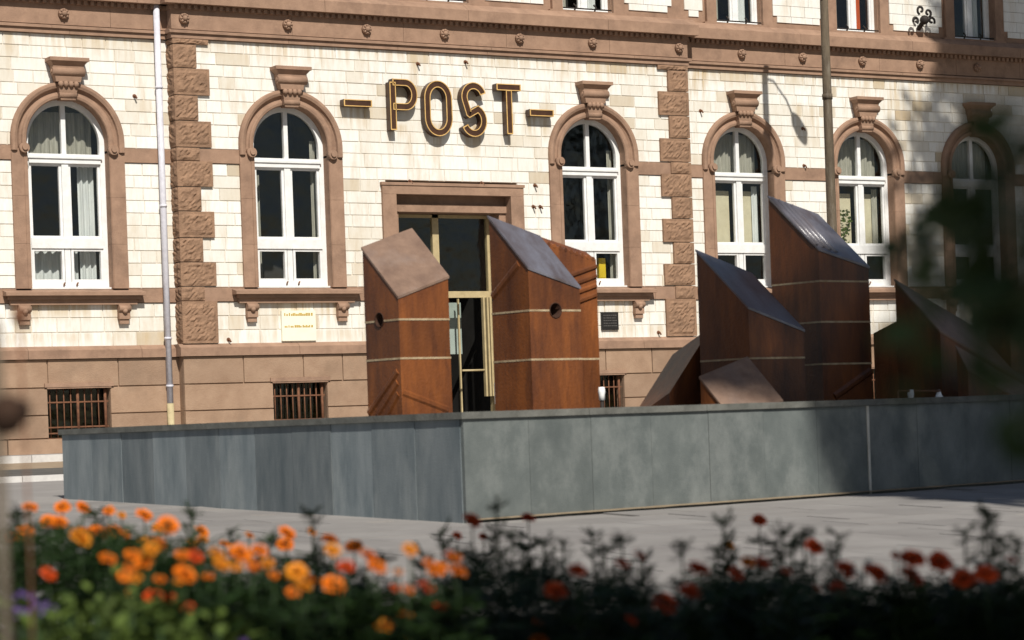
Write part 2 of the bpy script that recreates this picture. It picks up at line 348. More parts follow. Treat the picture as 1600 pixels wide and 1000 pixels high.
# stone bands, sloped water table, frieze and cornice; each runs round the middle bay
def runs():
    return [(8.0, XL-.01, WY), (XR+.01, 42.0, WY), (XL, XR, F)]
def band(name, z0, z1, proj_, depth=.3, slope=0.0, joint=1.9, m=None):
    for xa, xb, y in runs():
        x = xa
        while x < xb-.01:
            nx = min(xb, x+joint*random.uniform(.8,1.2))
            if xb-nx < .6: nx = xb
            inner = (y == F)
            segs = [(x, nx)]
            for cx, wy, k in WIN:                                  # stop at window surrounds
                if wy == y and z0 > 2.0 and z0 < 5.2:
                    new = []
                    for a, c in segs:
                        if c <= cx-.99 or a >= cx+.99: new.append((a,c))
                        else:
                            if a < cx-.99: new.append((a, cx-.99))
                            if c > cx+.99: new.append((cx+.99, c))
                    segs = new
            if inner and z0 < PORT[2]:
                new = []
                for a, c in segs:
                    if c <= PORT[0]+.02 or a >= PORT[1]-.02: new.append((a,c))
                    else:
                        if a < PORT[0]+.02: new.append((a, PORT[0]+.02))
                        if c > PORT[1]-.02: new.append((PORT[1]-.02, c))
                segs = new
            for a, c in segs:
                if name == 'belt_course' and inner and 18.5 < (a+c)/2 < 23.5: continue
                aa = a-(proj_ if inner and a == XL else 0); cc = c+(proj_ if inner and c == XR else 0)
                if cc-aa < .05: continue
                aa += .003; cc -= .003
                mb = MB(); p = y-proj_
                mb.add([(aa,p,z0),(cc,p,z0),(cc,y+depth,z0),(aa,y+depth,z0),(aa,p,z1-slope),(cc,p,z1-slope),(cc,y+depth,z1),(aa,y+depth,z1),
                        (aa,y,z1),(cc,y,z1)],
                       [(0,3,2,1),(0,1,5,4),(4,5,9,8),(8,9,6,7),(1,2,6,9,5),(3,0,4,8,7),(2,3,7,6)])
                part(name, mb, m or M_STONE)
            x = nx
band('belt_course', 4.705, 4.945, .025)
band('sill_course', 2.305, 2.545, .03)
band('water_table', 1.36, 1.575, .11, slope=.07, joint=2.4)
band('architrave', 6.845, 6.93, .06); band('architrave', 6.93, 7.0, .10, slope=.03, joint=3)
band('frieze', 7.0, 7.34, .045, joint=2.2)
band('cornice', 7.42, 7.76, .215, slope=.14, joint=2.6)
band('bed_moulding', 7.34, 7.42, .065, joint=3)
for xa, xb, y in runs():                       # dentils in the shade under the cornice
    n = int((xb-xa)/.12)
    d = MB()
    for i in range(n): d.box(xa+i*.12, xa+i*.12+.06, y-.12, y-.06, 7.345, 7.415)
    o = part('dentil_row', d, M_STONE); o['kind'] = 'stuff'
def rosette(x, y, z):
    r = MB(); r.tube([(x,y-.03,z),(x,y-.075,z)], [.095,.085], 14); r.ball((x,y-.085,z), .05, 10, 6)
    for k in range(8): r.ball((x+.065*cos(k*pi/4),y-.078,z+.065*sin(k*pi/4)), .024, 6, 4)
    part('rosette', r, M_STONE)
for x in (15.98, 17.94, 19.5, 21.1, 22.7, 24.31, 26.3): rosette(x, F-.03, 7.18)
for x in (10.8, 12.4, 13.89, 27.96, 29.47, 31.0, 32.53, 34.1, 35.6): rosette(x, WY-.03, 7.18)

# rusticated quoins
def rough_block(x0, x1, y0, y1, z0, z1, side):
    mb = MB(); nx = max(5,int((x1-x0)/.04)); nz = max(5,int((z1-z0)/.04)); V = []; Fc = []
    def d(u, w, s): 
        m = min(u, 1-u, .16)/.16*min(w, 1-w, .16)/.16
        return max(-.012, (.016+.028*noise.noise(Vector((s+u*(x1-x0)*26, 3.1*s, w*(z1-z0)*26)))))*(1 if m > .6 else 0)
    sd = random.uniform(0,90)
    for i in range(nx+1):
        for k in range(nz+1):
            u, w = i/nx, k/nz; V.append((x0+(x1-x0)*u, y0-d(u,w,sd), z0+(z1-z0)*w))
    for i in range(nx):
        for k in range(nz): Fc.append((i*(nz+1)+k,(i+1)*(nz+1)+k,(i+1)*(nz+1)+k+1,i*(nz+1)+k+1))
    mb.add(V, Fc)
    sx = x0 if side < 0 else x1; ny = 5; V = []; Fc = []
    for i in range(ny+1):
        for k in range(nz+1):
            u, w = i/ny, k/nz; V.append((sx+side*d(u,w,sd+40), y0+(y1-y0)*u, z0+(z1-z0)*w))
    for i in range(ny):
        for k in range(nz):
            q = (i*(nz+1)+k,i*(nz+1)+k+1,(i+1)*(nz+1)+k+1,(i+1)*(nz+1)+k); Fc.append(q if side < 0 else q[::-1])
    mb.add(V, Fc)
    ox = x1 if side < 0 else x0
    mb.add([(x0,y0,z0),(x1,y0,z0),(x1,y1,z0),(x0,y1,z0),(x0,y0,z1),(x1,y0,z1),(x1,y1,z1),(x0,y1,z1)], [(0,3,2,1),(4,5,6,7),(1,2,6,5) if side < 0 else (0,4,7,3)])
    return mb
QZ = [(6.84,6.74,1),(6.74,6.33,0),(6.33,5.86,1),(5.86,5.42,0),(5.42,4.96,1),(4.96,4.73,0),(4.73,4.28,1),(4.28,3.86,0),(3.86,3.40,1),(3.40,2.98,0),(2.98,2.56,1),(2.56,2.31,0),(2.31,1.57,1)]
for z1, z0, lg in QZ:
    g_ = .012
    part('quoin_stone', rough_block(XL-.03, 16.42 if lg else 16.19, F-.05, WY+.1, z0+g_, z1-g_*.3, -1), M_STONE2)
    part('quoin_stone', rough_block(25.80 if lg else 26.03, XR+.03, F-.05, WY+.1, z0+g_, z1-g_*.3, 1), M_STONE2)

# plinth of big sandstone blocks with cellar windows
CELL = [(13.38, 14.48, WY), (17.42, 18.46, F), (23.72, 24.75, F), (30.4,31.5,WY)]
PZ = [1.36, .88, .42, .03, SWZ-.05]
pcore = MB()
for xa, xb, y in runs():
    for r in range(4):
        z1, z0 = PZ[r], PZ[r+1]; x = xa-(.05 if y == F else 0); end = xb+(.05 if y == F else 0)
        holes = [(a,c) for a,c,wy in CELL if wy == y and xa < a < xb] if r in (1,2) else []
        if y == F: holes = sorted(holes+[(PORT[0]+.28, PORT[1]-.28)])
        spans = []; s0 = x
        for a, c in holes: spans.append((s0, a)); s0 = c
        spans.append((s0, end))
        for a, c in spans:
            n = max(1, round((c-a)/(1.15 if r != 3 else 1.6))); cuts = [a]+[a+(c-a)*(i+random.uniform(-.2,.2))/n for i in range(1,n)]+[c]
            pcore.box(a+.01, c-.01, y-.03, y+.4, z0, z1)
            for p, q in zip(cuts[:-1], cuts[1:]):
                b = MB(); b.tone = random.random(); e = .006; pr = y-(.055 if r < 3 else .085)-random.uniform(0,.006)
                b.add([(p+e,y,z0+e),(q-e,y,z0+e),(q-e,y,z1-e),(p+e,y,z1-e),(p+2*e,pr,z0+2*e),(q-2*e,pr,z0+2*e),(q-2*e,pr,z1-2*e),(p+2*e,pr,z1-2*e)],
                      [(4,5,6,7),(0,1,5,4),(1,2,6,5),(2,3,7,6),(3,0,4,7)])
                if y == F and p <= XL: b.box(p+2*e, p+.1, F-.05, WY+.05, z0+e, z1-e)
                part('plinth_block', b, M_PLINTH)
part('plinth_core', pcore, M_PLINTH)
for a, c, y in CELL:
    b = MB(); b.box(a-.06,c+.06,y-.09,y+.02,.885,.955); b.box(a-.02,c+.02,y-.08,y+.3,.86,.885)
    cw = part('cellar_window', b, M_STONE)
    MBk = MB().box(a,c,y+.30,y+.34,.03,.88); part('backing', MBk, M_ROOM, cw)
    n = 9
    for i in range(n):
        x = a+.06+(c-a-.12)*i/(n-1)
        part('bar', MB().tube([(x,y+.03,.04),(x,y+.03,.86)], .011 if i not in (4,8) else .026, 6), M_RUST, cw)
    for z in (.10,.20,.62): part('cross_bar', MB().box(a+.01,c-.01,y+.015,y+.035,z,z+.025), M_RUST, cw)
    part('glazing', MB().box(a+.02,c-.02,y+.2,y+.21,.05,.86), glass('dusty_glass',(.55,.55,.4),1.4), cw)
    part('sill', MB().box(a-.03,c+.03,y-.06,y+.3,-.03,.035), M_RUST, cw)

# round-arched windows
def surround(cx, y):
    prof = [(.72,.30),(.72,-.02),(.735,-.04),(.775,-.05),(.80,-.045),(.815,-.015),(.85,-.005),(.885,-.03),(.90,-.075),(.945,-.095),(.985,-.09),(1.0,-.06),(1.0,.03)]
    mb = MB(); rows = []
    st = [(pi,0,4.86-SPR)]+[(pi-pi*i/28,0,0) for i in range(29)]+[(0,0,4.86-SPR)]
    for a, _, dz in st: rows.append([(cx+r*cos(a), y+p, SPR+dz+r*sin(a)) for r, p in prof])
    n = len(prof); V = [v for r in rows for v in r]
    mb.add(V, [(i*n+k,i*n+k+1,(i+1)*n+k+1,(i+1)*n+k) for i in range(len(rows)-1) for k in range(n-1)])
    o = part('arch_surround', mb, M_STONE)
    for s in (-1,1):
        j = MB()
        for z0, z1 in ((2.545,3.3),(3.3,4.1),(4.1,4.90)):
            x0, x1 = sorted((cx+s*.72, cx+s*.998)); e=.0015
            j.box(x0, x1, y-.045, y+.30, z0+e, z1-e)
            j.box(min(cx+s*.72,cx+s*.80)+.012, max(cx+s*.72,cx+s*.80)-.012, y-.055, y-.04, z0+e, z1-e)
        part('jamb', j, M_STONE, o)
        v = MB(); vx = cx+s*.785; v.tube([(vx,y-.0,4.90),(vx,y-.12,4.90)], [.085,.085], 16); v.tube([(vx,y-.12,4.90),(vx,y-.15,4.90)], [.05,.045], 12)
        part('volute', v, M_STONE, o)
    k = MB()
    def trap(w0, w1, z0, z1, p, q=None):
        q = p if q is None else q
        k.add([(cx-w0,y-p,z0),(cx+w0,y-p,z0),(cx+w0,y+.05,z0),(cx-w0,y+.05,z0),(cx-w1,y-q,z1),(cx+w1,y-q,z1),(cx+w1,y+.05,z1),(cx-w1,y+.05,z1)],
              [(0,3,2,1),(4,5,6,7),(0,1,5,4),(1,2,6,5),(2,3,7,6),(3,0,4,7)])
    trap(.345,.345,6.36,6.42,.27); trap(.27,.325,6.29,6.36,.19,.25); trap(.215,.275,6.02,6.29,.17,.19); trap(.13,.17,5.72,5.95,.12,.15)
    for i in range(4): k.ball((cx-.135+.09*i,y-.165,5.98), .05, 8, 5, (1,1,1.1))
    k.tube([(cx-.285,y-.15,6.19),(cx+.285,y-.15,6.19)], .075, 12); k.tube([(cx-.155,y-.10,5.80),(cx+.155,y-.10,5.80)], .055, 10)
    for s in (-1,1): k.tube([(cx+s*.285,y-.15,6.19),(cx+s*.30,y-.15,6.19)], .035, 8)
    part('keystone', k, M_STONE, o)
def arch_pts(cx, r, a0, a1, n, zc=SPR): return [(cx+r*cos(a0+(a1-a0)*i/n), zc+r*sin(a0+(a1-a0)*i/n)) for i in range(n+1)]
def folds(x0, x1, y, z0, z1, amp=.03, pitch=.11, m=None, parent=None, name='curtain'):
    n = max(4,int((x1-x0)/pitch*6)); mb = MB(); V = []
    for i in range(n+1):
        x = x0+(x1-x0)*i/n; yy = y+amp*sin(2*pi*(x-x0)/pitch+random.uniform(-.3,.3)); V += [(x,yy,z0),(x,yy,z1)]
    mb.add(V, [(2*i,2*i+2,2*i+3,2*i+1) for i in range(n)], True); return part(name, mb, m, parent)
def window(cx, y, k):
    f = MB(); p0, p1 = y+.17, y+.26
    outer = arch_pts(cx,.725,0,pi,24); inner = arch_pts(cx,.63,0,pi,24)
    for i in range(24):
        f.front_poly([outer[i],outer[i+1],inner[i+1],inner[i]][::-1], p0, p1)
    for s in (-1,1):
        a, c = sorted((cx+s*.725, cx+s*.63)); f.box(a, c, p0, p1, 2.55, SPR)
    f.box(cx-.635, cx+.635, p0-.03, p1, 4.68, 4.84); f.box(cx-.66, cx+.66, p0-.055, p0-.03, 4.76, 4.80)
    f.box(cx-.04, cx+.04, p0+.005, p1-.005, 4.84, SPR+.64)
    f.box(cx-.06, cx+.06, p0-.01, p1-.005, 3.40, 4.68)
    f.box(cx-.635, cx+.635, p0-.025, p1, 3.24, 3.41); f.box(cx-.05, cx+.05, p0+.003, p1-.005, 2.66, 3.24)
    f.box(cx-.64, cx+.64, p0-.012, p1-.002, 2.55, 2.67); f.box(cx-.72, cx+.72, p0-.10, p0-.014, 2.546, 2.575)
    for s in (-1,1):                             # sash frames inside the openings
        a, c = sorted((cx+s*.06, cx+s*.632))
        for z0, z1, dy in ((3.41,4.68,.02),(2.67,3.24,.0)):
            f.box(a+.001,a+.045,p0+dy,p1-.01,z0,z1); f.box(c-.045,c-.001,p0+dy,p1-.01,z0,z1); f.box(a+.046,c-.046,p0+dy+.002,p1-.012,z1-.045,z1); f.box(a+.046,c-.046,p0+dy+.002,p1-.012,z0,z0+.045)
    w = part('window', f, M_FRAME)
    g0, g1 = y+.222, y+.228
    for s in (-1,1):
        pts = arch_pts(cx,.64,0,pi/2,10) if s > 0 else arch_pts(cx,.64,pi/2,pi,10)
        poly = pts+[(cx+.03*s if s > 0 else cx-.64, 4.83),(cx+.64 if s > 0 else cx-.03, 4.83)]
        if s > 0: poly = [(cx+.03,4.83),(cx+.64,4.83)]+pts+[(cx+.03,SPR+.63)]
        else: poly = [(cx-.64,4.83),(cx-.03,4.83),(cx-.03,SPR+.63)]+pts
        part('pane', MB().front_poly(poly, g0, g1), M_GLASS, w)
        a, c = sorted((cx+s*.05, cx+s*.64))
        part('pane', MB().box(a, c, g0, g1, 3.40, 4.69), M_GLASS, w)
        part('pane', MB().box(a, c, g0, g1, 2.66, 3.25), M_GLASS, w)
    lt = MB()
    for s in (-.1,.13): lt.tube([(cx+s,p0-.03,2.60),(cx+s,p0-.05,2.63),(cx+s+.02,p0-.05,2.66)], .014, 6)
    part('latch', lt, M_RUST, w)
    r = MB(); X0,X1,Y0,Y1,Z0,Z1 = cx-1.3,cx+1.3,y+.33,y+2.6,2.2,6.0
    r.add([(X0,Y0,Z0),(X1,Y0,Z0),(X1,Y1,Z0),(X0,Y1,Z0),(X0,Y0,Z1),(X1,Y0,Z1),(X1,Y1,Z1),(X0,Y1,Z1)], [(0,1,2,3),(7,6,5,4),(2,6,7,3),(1,5,6,2),(0,3,7,4)])
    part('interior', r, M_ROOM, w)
    if k == 0:
        folds(cx+.30,cx+.60,y+.42,2.7,4.66,.03,.10,M_WCURT,w); folds(cx-.6,cx+.62,y+.55,4.86,5.6,.03,.16,M_CURTAIN,w); folds(cx-.6,cx+.3,y+.5,2.6,3.22,.03,.14,M_WCURT,w)  # right strip real; upper and lower curtains added in place of pane reflections
    if k in (1,2):
        for s in (-.36,.28): folds(cx+s,cx+s+.05,y+.7,2.6,4.6,.02,.05,M_CURTAIN,w)
        folds(cx+.56,cx+.66,y+.4,2.6,5.2,.02,.06,M_CURTAIN,w)
    if k in (3,4):
        folds(cx-.62,cx+.62,y+.45,4.86,5.64,.03,.13,M_CURTAIN,w)
        for s in (-1,1):
            a, c = sorted((cx+s*.075, cx+s*.60)); part('blind', MB().box(a,c,y+.42,y+.424,3.3,4.5), M_BLIND, w)
        folds(cx+.46,cx+.62,y+.39,3.3,4.6,.02,.07,M_WCURT if k==3 else M_CURTAIN,w)
    if k == 5: folds(cx-.62,cx+.62,y+.45,4.86,5.64,.03,.13,M_CURTAIN,w)
    s_ = MB(); yq = y
    s_.add([(cx-1.23,y-.22,2.42),(cx+1.23,y-.22,2.42),(cx+1.23,y+.1,2.42),(cx-1.23,y+.1,2.42),(cx-1.23,y-.22,2.475),(cx+1.23,y-.22,2.475),(cx+1.23,y+.1,2.545),(cx-1.23,y+.1,2.545)],
           [(0,3,2,1),(4,5,6,7),(0,1,5,4),(1,2,6,5),(2,3,7,6),(3,0,4,7)])
    s_.box(cx-1.16,cx+1.16,y-.15,y+.05,2.36,2.42); s_.box(cx-1.12,cx+1.12,y-.09,y+.05,2.27,2.36)
    so = part('window_sill', s_, M_STONE)
    for s in (-.88,.88):
        c = MB(); c.box(cx+s-.10,cx+s+.10,y-.10,y+.03,2.02,2.27); c.box(cx+s-.085,cx+s+.085,y-.075,y+.03,1.94,2.02)
        c.tube([(cx+s-.105,y-.10,2.20),(cx+s+.105,y-.10,2.20)], .055, 12); c.ball((cx+s,y-.12,2.16), .05, 8, 6)
        part('console', c, M_STONE, so)
for cx, y, k in WIN: surround(cx, y); window(cx, y, k)

# entrance
P0, P1, PZT = PORT
pt = MB(); yb = F
pt.box(P0,P0+.28,yb-.06,yb+.28,SWZ,PZT-.21); pt.box(P1-.28,P1,yb-.06,yb+.28,SWZ,PZT-.21); pt.box(P0,P1,yb-.062,yb+.28,PZT-.208,PZT)
pt.box(P0-.02,P1+.02,yb-.08,yb,PZT-.05,PZT+.003)
po = part('portal', pt, M_STONE)
li = MB(); li.box(P0+.26,P1-.26,yb+.20,yb+.62,4.07,4.30); li.box(P0+.26,P1-.26,yb+.12,yb+.62,3.93,4.068)
for a, c in ((P0+.26,P0+.42),(P1-.42,P1-.26)): li.box(a,c,yb+.16,yb+.62,SWZ,3.93)
part('inner_jamb', li, M_STONE, po)
dr = MB(); yd = F+.5
for a, c in ((P0+.42,P0+.50),(21.01,21.14),(22.17,22.25)): dr.box(a,c,yd,yd+.09,SWZ,3.92)
dr.box(P0+.5,22.17,yd-.01,yd+.08,2.38,2.50); dr.box(P0+.5,22.17,yd,yd+.08,3.86,3.92)
do = part('door', dr, M_BRASS)
part('pane', MB().box(P0+.5,21.01,yd+.04,yd+.046,2.5,3.86), M_GLASS, do); part('pane', MB().box(21.14,22.17,yd+.04,yd+.046,2.5,3.86), M_GLASS, do)
lf = MB()                                         # the open leaf
for x in (21.98,22.06,22.12): lf.box(x,x+.035,yd-.10,yd-.02,SWZ+.75,2.38)
part('door_leaf', lf, M_BRASS, do)
lf = MB()
for a, c in ((21.2,21.23),(21.66,21.69)): lf.box(a,c,yd+.3,yd+.34,SWZ,2.38)
part('inner_door_frame', lf, M_BRASS, do)
part('painted_reflection_panel', MB().box(21.30,21.86,yd+.55,yd+.56,1.35,2.32), mat('grey_green_painted_reflection',(.34,.40,.36),(.26,.31,.28),rough=.4), do)  # pale board painted as the reflection in the lower door glass
part('door_handle', MB().tube([(21.5,yd-.06,1.02),(22.0,yd-.06,1.02)], .02, 6), M_BRASS, do)
rm = MB(); X0,X1,Y0,Y1,Z0,Z1 = P0+.3,P1-.3,yd+.1,yd+4,SWZ+.05,3.95
rm.add([(X0,Y0,Z0),(X1,Y0,Z0),(X1,Y1,Z0),(X0,Y1,Z0),(X0,Y0,Z1),(X1,Y0,Z1),(X1,Y1,Z1),(X0,Y1,Z1)], [(0,1,2,3),(7,6,5,4),(2,6,7,3),(1,5,6,2),(0,3,7,4)])
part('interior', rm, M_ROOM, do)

# upper storey, of which the lowest strip shows
UW = [(13.9,WY),(17.94,F),(21.1,F),(24.29,F),(28.0,WY),(31.0,WY),(34.14,WY),(37.2,WY)]
ust = MB(); ubr = []
for xa, xb, y in runs():
    xs = sorted(c for c, wy in UW if wy == y and xa < c < xb); zt = 10.2; y_ = y+.06
    x = xa
    for cx in xs+[None]:
        e = cx-.56 if cx else xb
        ust.box(x, e, y_+.02, y_+.4, 7.70, zt); ubr.append((x, e, y_, cx is None, x == xa))
        if cx: ust.box(cx-.56, cx+.56, y_+.02, y_+.4, 7.70, 7.80); x = cx+.56
part('upper_wall', ust, M_STONE)
for x, e, y_, last, first in ubr:
    a = x+(.30 if not first else .22); c = e-(.30 if not last else .22)
    if c-a < .25: continue
    pb = MB(); z = 7.88; zr = 0
    while z < 10.0:
        p = a+(.10 if zr == 0 else 0); end = c-(.10 if zr == 0 else 0); h = .13 if zr == 0 else .215
        while p < end-.01:
            q = min(end, p+random.choice((.36,.44,.54)))
            if end-q < .15: q = end
            pb.tone = min(1,max(.3,random.gauss(.8,.12))); pb.box(p+.004,q-.004,y_-.002,y_+.03,z+.004,z+h-.004); p = q
        z += h; zr += 1
    o = part('brick_panel', pb, M_BRICK); o['kind'] = 'stuff'
for i, (cx, y) in enumerate(UW):
    y_ = y+.06; st = MB()
    for s in (-1,1):
        a, c = sorted((cx+s*.57, cx+s*.80)); st.box(a,c,y_-.06,y_+.25,7.775,10.1)
    st.box(cx-.86,cx+.86,y_-.07,y_+.2,7.73,7.79)
    us = part('upper_window_surround', st, M_STONE)
    f = MB(); f.box(cx-.56,cx-.49,y_+.13,y_+.2,7.80,10); f.box(cx+.49,cx+.56,y_+.13,y_+.2,7.80,10); f.box(cx-.05,cx+.05,y_+.12,y_+.2,7.80,10); f.box(cx-.49,cx+.49,y_+.125,y_+.195,7.80,7.87)
    for s in (-1,1):
        a, c = sorted((cx+s*.05,cx+s*.49)); f.box(a+.002,a+.05,y_+.14,y_+.19,7.87,10); f.box(c-.05,c-.002,y_+.14,y_+.19,7.87,10)
    f.box(cx-.56,cx+.56,y_-.0,y_+.12,7.792,7.81)
    uw = part('upper_window', f, M_FRAME)
    for s in (-1,1):
        a, c = sorted((cx+s*.06,cx+s*.48)); part('pane', MB().box(a,c,y_+.165,y_+.17,7.86,9.9), M_GLASS, uw)
    folds(cx-.52,cx-.28,y_+.3,7.8,9.9,.02,.08,M_CURTAIN,uw)
    if cx == 31.0: folds(cx+.04,cx+.30,y_+.28,7.8,9.9,.02,.09,M_ORANGE,uw)
    else: folds(cx-.02,cx+.40,y_+.3,7.8,9.9,.02,.08,M_WCURT,uw)
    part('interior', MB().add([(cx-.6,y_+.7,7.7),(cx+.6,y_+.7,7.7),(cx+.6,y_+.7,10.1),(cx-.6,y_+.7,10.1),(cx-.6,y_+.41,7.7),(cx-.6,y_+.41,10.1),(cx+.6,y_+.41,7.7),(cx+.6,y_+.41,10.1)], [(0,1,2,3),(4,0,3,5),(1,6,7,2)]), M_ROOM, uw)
    il = MB(); il.tube([(cx-.54,y_-.02,7.84),(cx+.54,y_-.02,7.84)], .014, 6)
    for s in (-.3,.15): il.tube([(cx+s,y_-.03,7.79),(cx+s+.03,y_-.05,7.87),(cx+s-.02,y_-.04,7.92)], .018, 6)
    part('window_rail', il, M_IRON, uw)
part('roof_slab', MB().box(8,42,F+.35,F+6,10.0,10.2), M_MORTAR)
part('rear_wall', MB().box(8,42,F+5.8,F+6.0,SWZ,10.0), M_MORTAR)
part('end_wall', MB().box(7.9,8.1,WY+.1,F+5.9,SWZ,10.0), M_MORTAR); part('end_wall', MB().box(41.9,42.1,WY+.1,F+5.9,SWZ,10.0), M_MORTAR)

# iron scroll bracket on the upper wall
sc = MB(); bx, by, bz = 32.6, WY-.02, 8.05
sc.tube([(bx,by+.05,bz-.12),(bx,by-.1,bz),(bx+.02,by-.14,bz+.1)], .05, 8)
def curl(x, z, r, s, a0):
    return [(x+s*(r*(1-.7*i/14))*cos(a0+i*.42), by-.12, z+(r*(1-.7*i/14))*sin(a0+i*.42)) for i in range(15)]
for x, z, r, s, a0 in ((bx-.06,bz+.25,.10,-1,-1.2),(bx+.13,bz+.2,.09,1,-1.2),(bx-.2,bz+.03,.08,-1,-.6),(bx+.22,bz+.04,.09,1,-.6)):
    sc.tube(curl(x,z,r,s,a0), .026, 6)
sc.ball((bx+.03,by-.12,bz+.05), .10, 8, 6)
part('iron_scroll_bracket', sc, M_IRON)

# wall pegs and small iron hooks in the brickwork
for x, y, z in ((20.55,F,6.62),(21.55,F,6.70),(15.13,WY,5.85),(26.95,WY,6.02),(29.45,WY,5.75),(29.45,WY,5.0),(32.0,WY,4.98),(22.95,F,4.45),(22.9,F,4.05),(23.05,F,4.05),(16.62,F,1.64),(25.62,F,1.66),(20.3,F,4.47),(21.8,F,4.47)):
    h = MB(); h.tube([(x,y+.03,z),(x,y-.06,z),(x+.02,y-.07,z-.05)], .016, 6); h.tube([(x,y-.002,z),(x,y-.012,z)], .035, 8); part('wall_hook', h, M_RUST)

# rainwater pipe in the angle of the bay
dp = MB(); px_, py_ = 15.55, WY-.10
dp.tube([(px_,py_,7.44),(px_,py_,.55)], .055, 14)
d_ = part('downpipe', dp, M_PIPE)
part('pipe_shoe', MB().tube([(px_,py_,.56),(px_,py_,SWZ+.06),(px_,py_-.12,SWZ+.02)], .06, 14), M_PIPEY, d_)
for z in (6.0,3.96,1.68,.86):
    part('pipe_clip', MB().tube([(px_,py_,z-.02),(px_,py_,z+.02)], .066, 14).box(px_-.015,px_+.015,py_+.05,WY+.02,z-.015,z+.015), M_PIPE, d_)

# ---------------------------------------------------------------- lettering and plaques on the front
sign = thing('post_sign', 'dark bronze POST letters with gold rims between two dashes above the door', 'sign', (21.1, F-.1, 5.8))
def offset_path(path, d, closed):
    n = len(path); out = []
    for i in range(n):
        p = Vector(path[i]); a = Vector(path[i-1]) if (i > 0 or closed) else None; c = Vector(path[(i+1)%n]) if (i < n-1 or closed) else None
        d1 = (p-a).normalized() if a is not None else (c-p).normalized(); d2 = (c-p).normalized() if c is not None else d1
        n1 = Vector((-d1.y,d1.x)); n2 = Vector((-d2.y,d2.x)); m = (n1+n2)
        m = n1 if m.length < .3 else m/ (m.length*max(.35,(m.length/2)))
        out.append(p+m*d)
    return out
def stroke(mb, path, w0, w1, y0, y1, closed=False):
    A = offset_path(path, w0, closed); C = offset_path(path, w1, closed); n = len(path); V = []
    for a, c in zip(A, C): V += [(a.x,y0,a.y),(c.x,y0,c.y),(c.x,y1,c.y),(a.x,y1,a.y)]
    Fc = []
    for i in range(n if closed else n-1):
        j = (i+1)%n
        for k in range(4): Fc.append((i*4+k, i*4+(k+1)%4, j*4+(k+1)%4, j*4+k))
    if not closed: Fc += [(3,2,1,0), ((n-1)*4,(n-1)*4+1,(n-1)*4+2,(n-1)*4+3)]
    mb.add(V, Fc)
LW = .062
def glyph(name, paths):
    body = MB(); rim = MB()
    for path, closed in paths:
        if not closed:                            # square ends a little longer than the rim
            pass
        stroke(body, path, -LW, LW, F-.17, F-.02, closed)
        for a, c in ((-LW,-LW+.015),(LW-.015,LW)): stroke(rim, path, a, c, F-.182, F-.165, closed)
        if not closed:
            for e, nb in ((path[0],path[1]),(path[-1],path[-2])):
                ev, nv = Vector(e), Vector(nb); d = (nv-ev).normalized(); stroke(rim, [ev, ev+d*.02], -LW, LW, F-.1821, F-.164)
    o = body.build(name, M_LETTER, sign); rim.build('gold_rim', M_GOLD, o)
    return o
ZT, ZB = 6.24, 5.37
def arc(cx, cz, rx, rz, a0, a1, n): return [(cx+rx*cos(radians(a0+(a1-a0)*i/n)), cz+rz*sin(radians(a0+(a1-a0)*i/n))) for i in range(n+1)]
glyph('letter', [([(19.93,ZB),(19.93,ZT)],False), ([(19.93,ZT-.002)]+arc(20.19,ZT-.222,.18,.22,90,-90,14)+[(19.93,ZT-.442)],False)])
glyph('letter', [(arc(20.86,ZT-.27,.225,.27,0,180,16)+arc(20.86,ZB+.25,.225,.27,180,360,16),True)])
glyph('letter', [(arc(21.61,ZT-.21,.20,.21,15,200,14)+arc(21.56,5.80,.10,.10,230,240,1)+arc(21.60,ZB+.225,.21,.235,65,-155,16),False)])
glyph('letter', [([(22.10,ZT),(22.62,ZT)],False), ([(22.36,ZB),(22.36,ZT-.05)],False)])
for a, c, z in ((18.94,19.50,5.83),(22.80,23.32,5.79)): glyph('dash', [([(a,z),(c,z)],False)])
pl = thing('wall_plaque', 'cream white enamel plaque with two lines of ochre lettering under the window', 'plaque', (17.96, F, 1.6))
pq = MB().box(17.63,18.29,F-.05,F+.005,1.60,2.13).build('panel', M_CREAM, pl)
for z, h in ((2.04,.05),(1.835,.04)):
    t = MB(); x = 17.68
    while x < 18.23:
        w = random.uniform(.018,.035); hh = h*random.choice((1,1,.7)); t.box(x,x+w,F-.053,F-.049,z,z+hh); x += w+random.choice((.006,.006,.02))
    t.build('lettering', M_PLTEXT, pl)['kind'] = 'stuff'
pl = thing('wall_plaque', 'small black plaque with worn grey lines of text on white brick', 'plaque', (24.5, F, 1.72))
MB().box(24.31,24.69,F-.04,F+.005,1.72,2.06).build('panel', M_BLACKPL, pl)
t = MB()
for i in range(5):
    x = 24.35
    while x < 24.63: w = random.uniform(.02,.05); t.box(x,x+w,F-.043,F-.039,1.79+i*.05,1.805+i*.05); x += w+.012
t.build('lettering', M_GREYTEXT, pl)['kind'] = 'stuff'
tag(MB().box(22.14,22.26,yd-.16,yd-.12,.38,.78).build('paper_notice', M_PLAQUE), 'white paper notice hanging low on the brass door leaf', 'notice')
yb_ = MB().box(24.55,24.70,F+.36,F+.50,2.56,3.12).box(24.56,24.69,F+.355,F+.362,2.75,2.95); tag(yb_.build('yellow_box', mat('yellow_card',(.70,.50,.03),(.60,.42,.02),rough=.7)), 'yellow box standing inside the window right of the door', 'box')
pp = thing('potted_plant', 'leafy green house plant standing inside a curtained window', 'plant', (30.66, WY+.38, 3.30))
MB().tube([(30.66,WY+.36,3.26),(30.66,WY+.36,3.42)], [.07,.09], 10).build('pot', M_RUST, pp)
lv = MB()
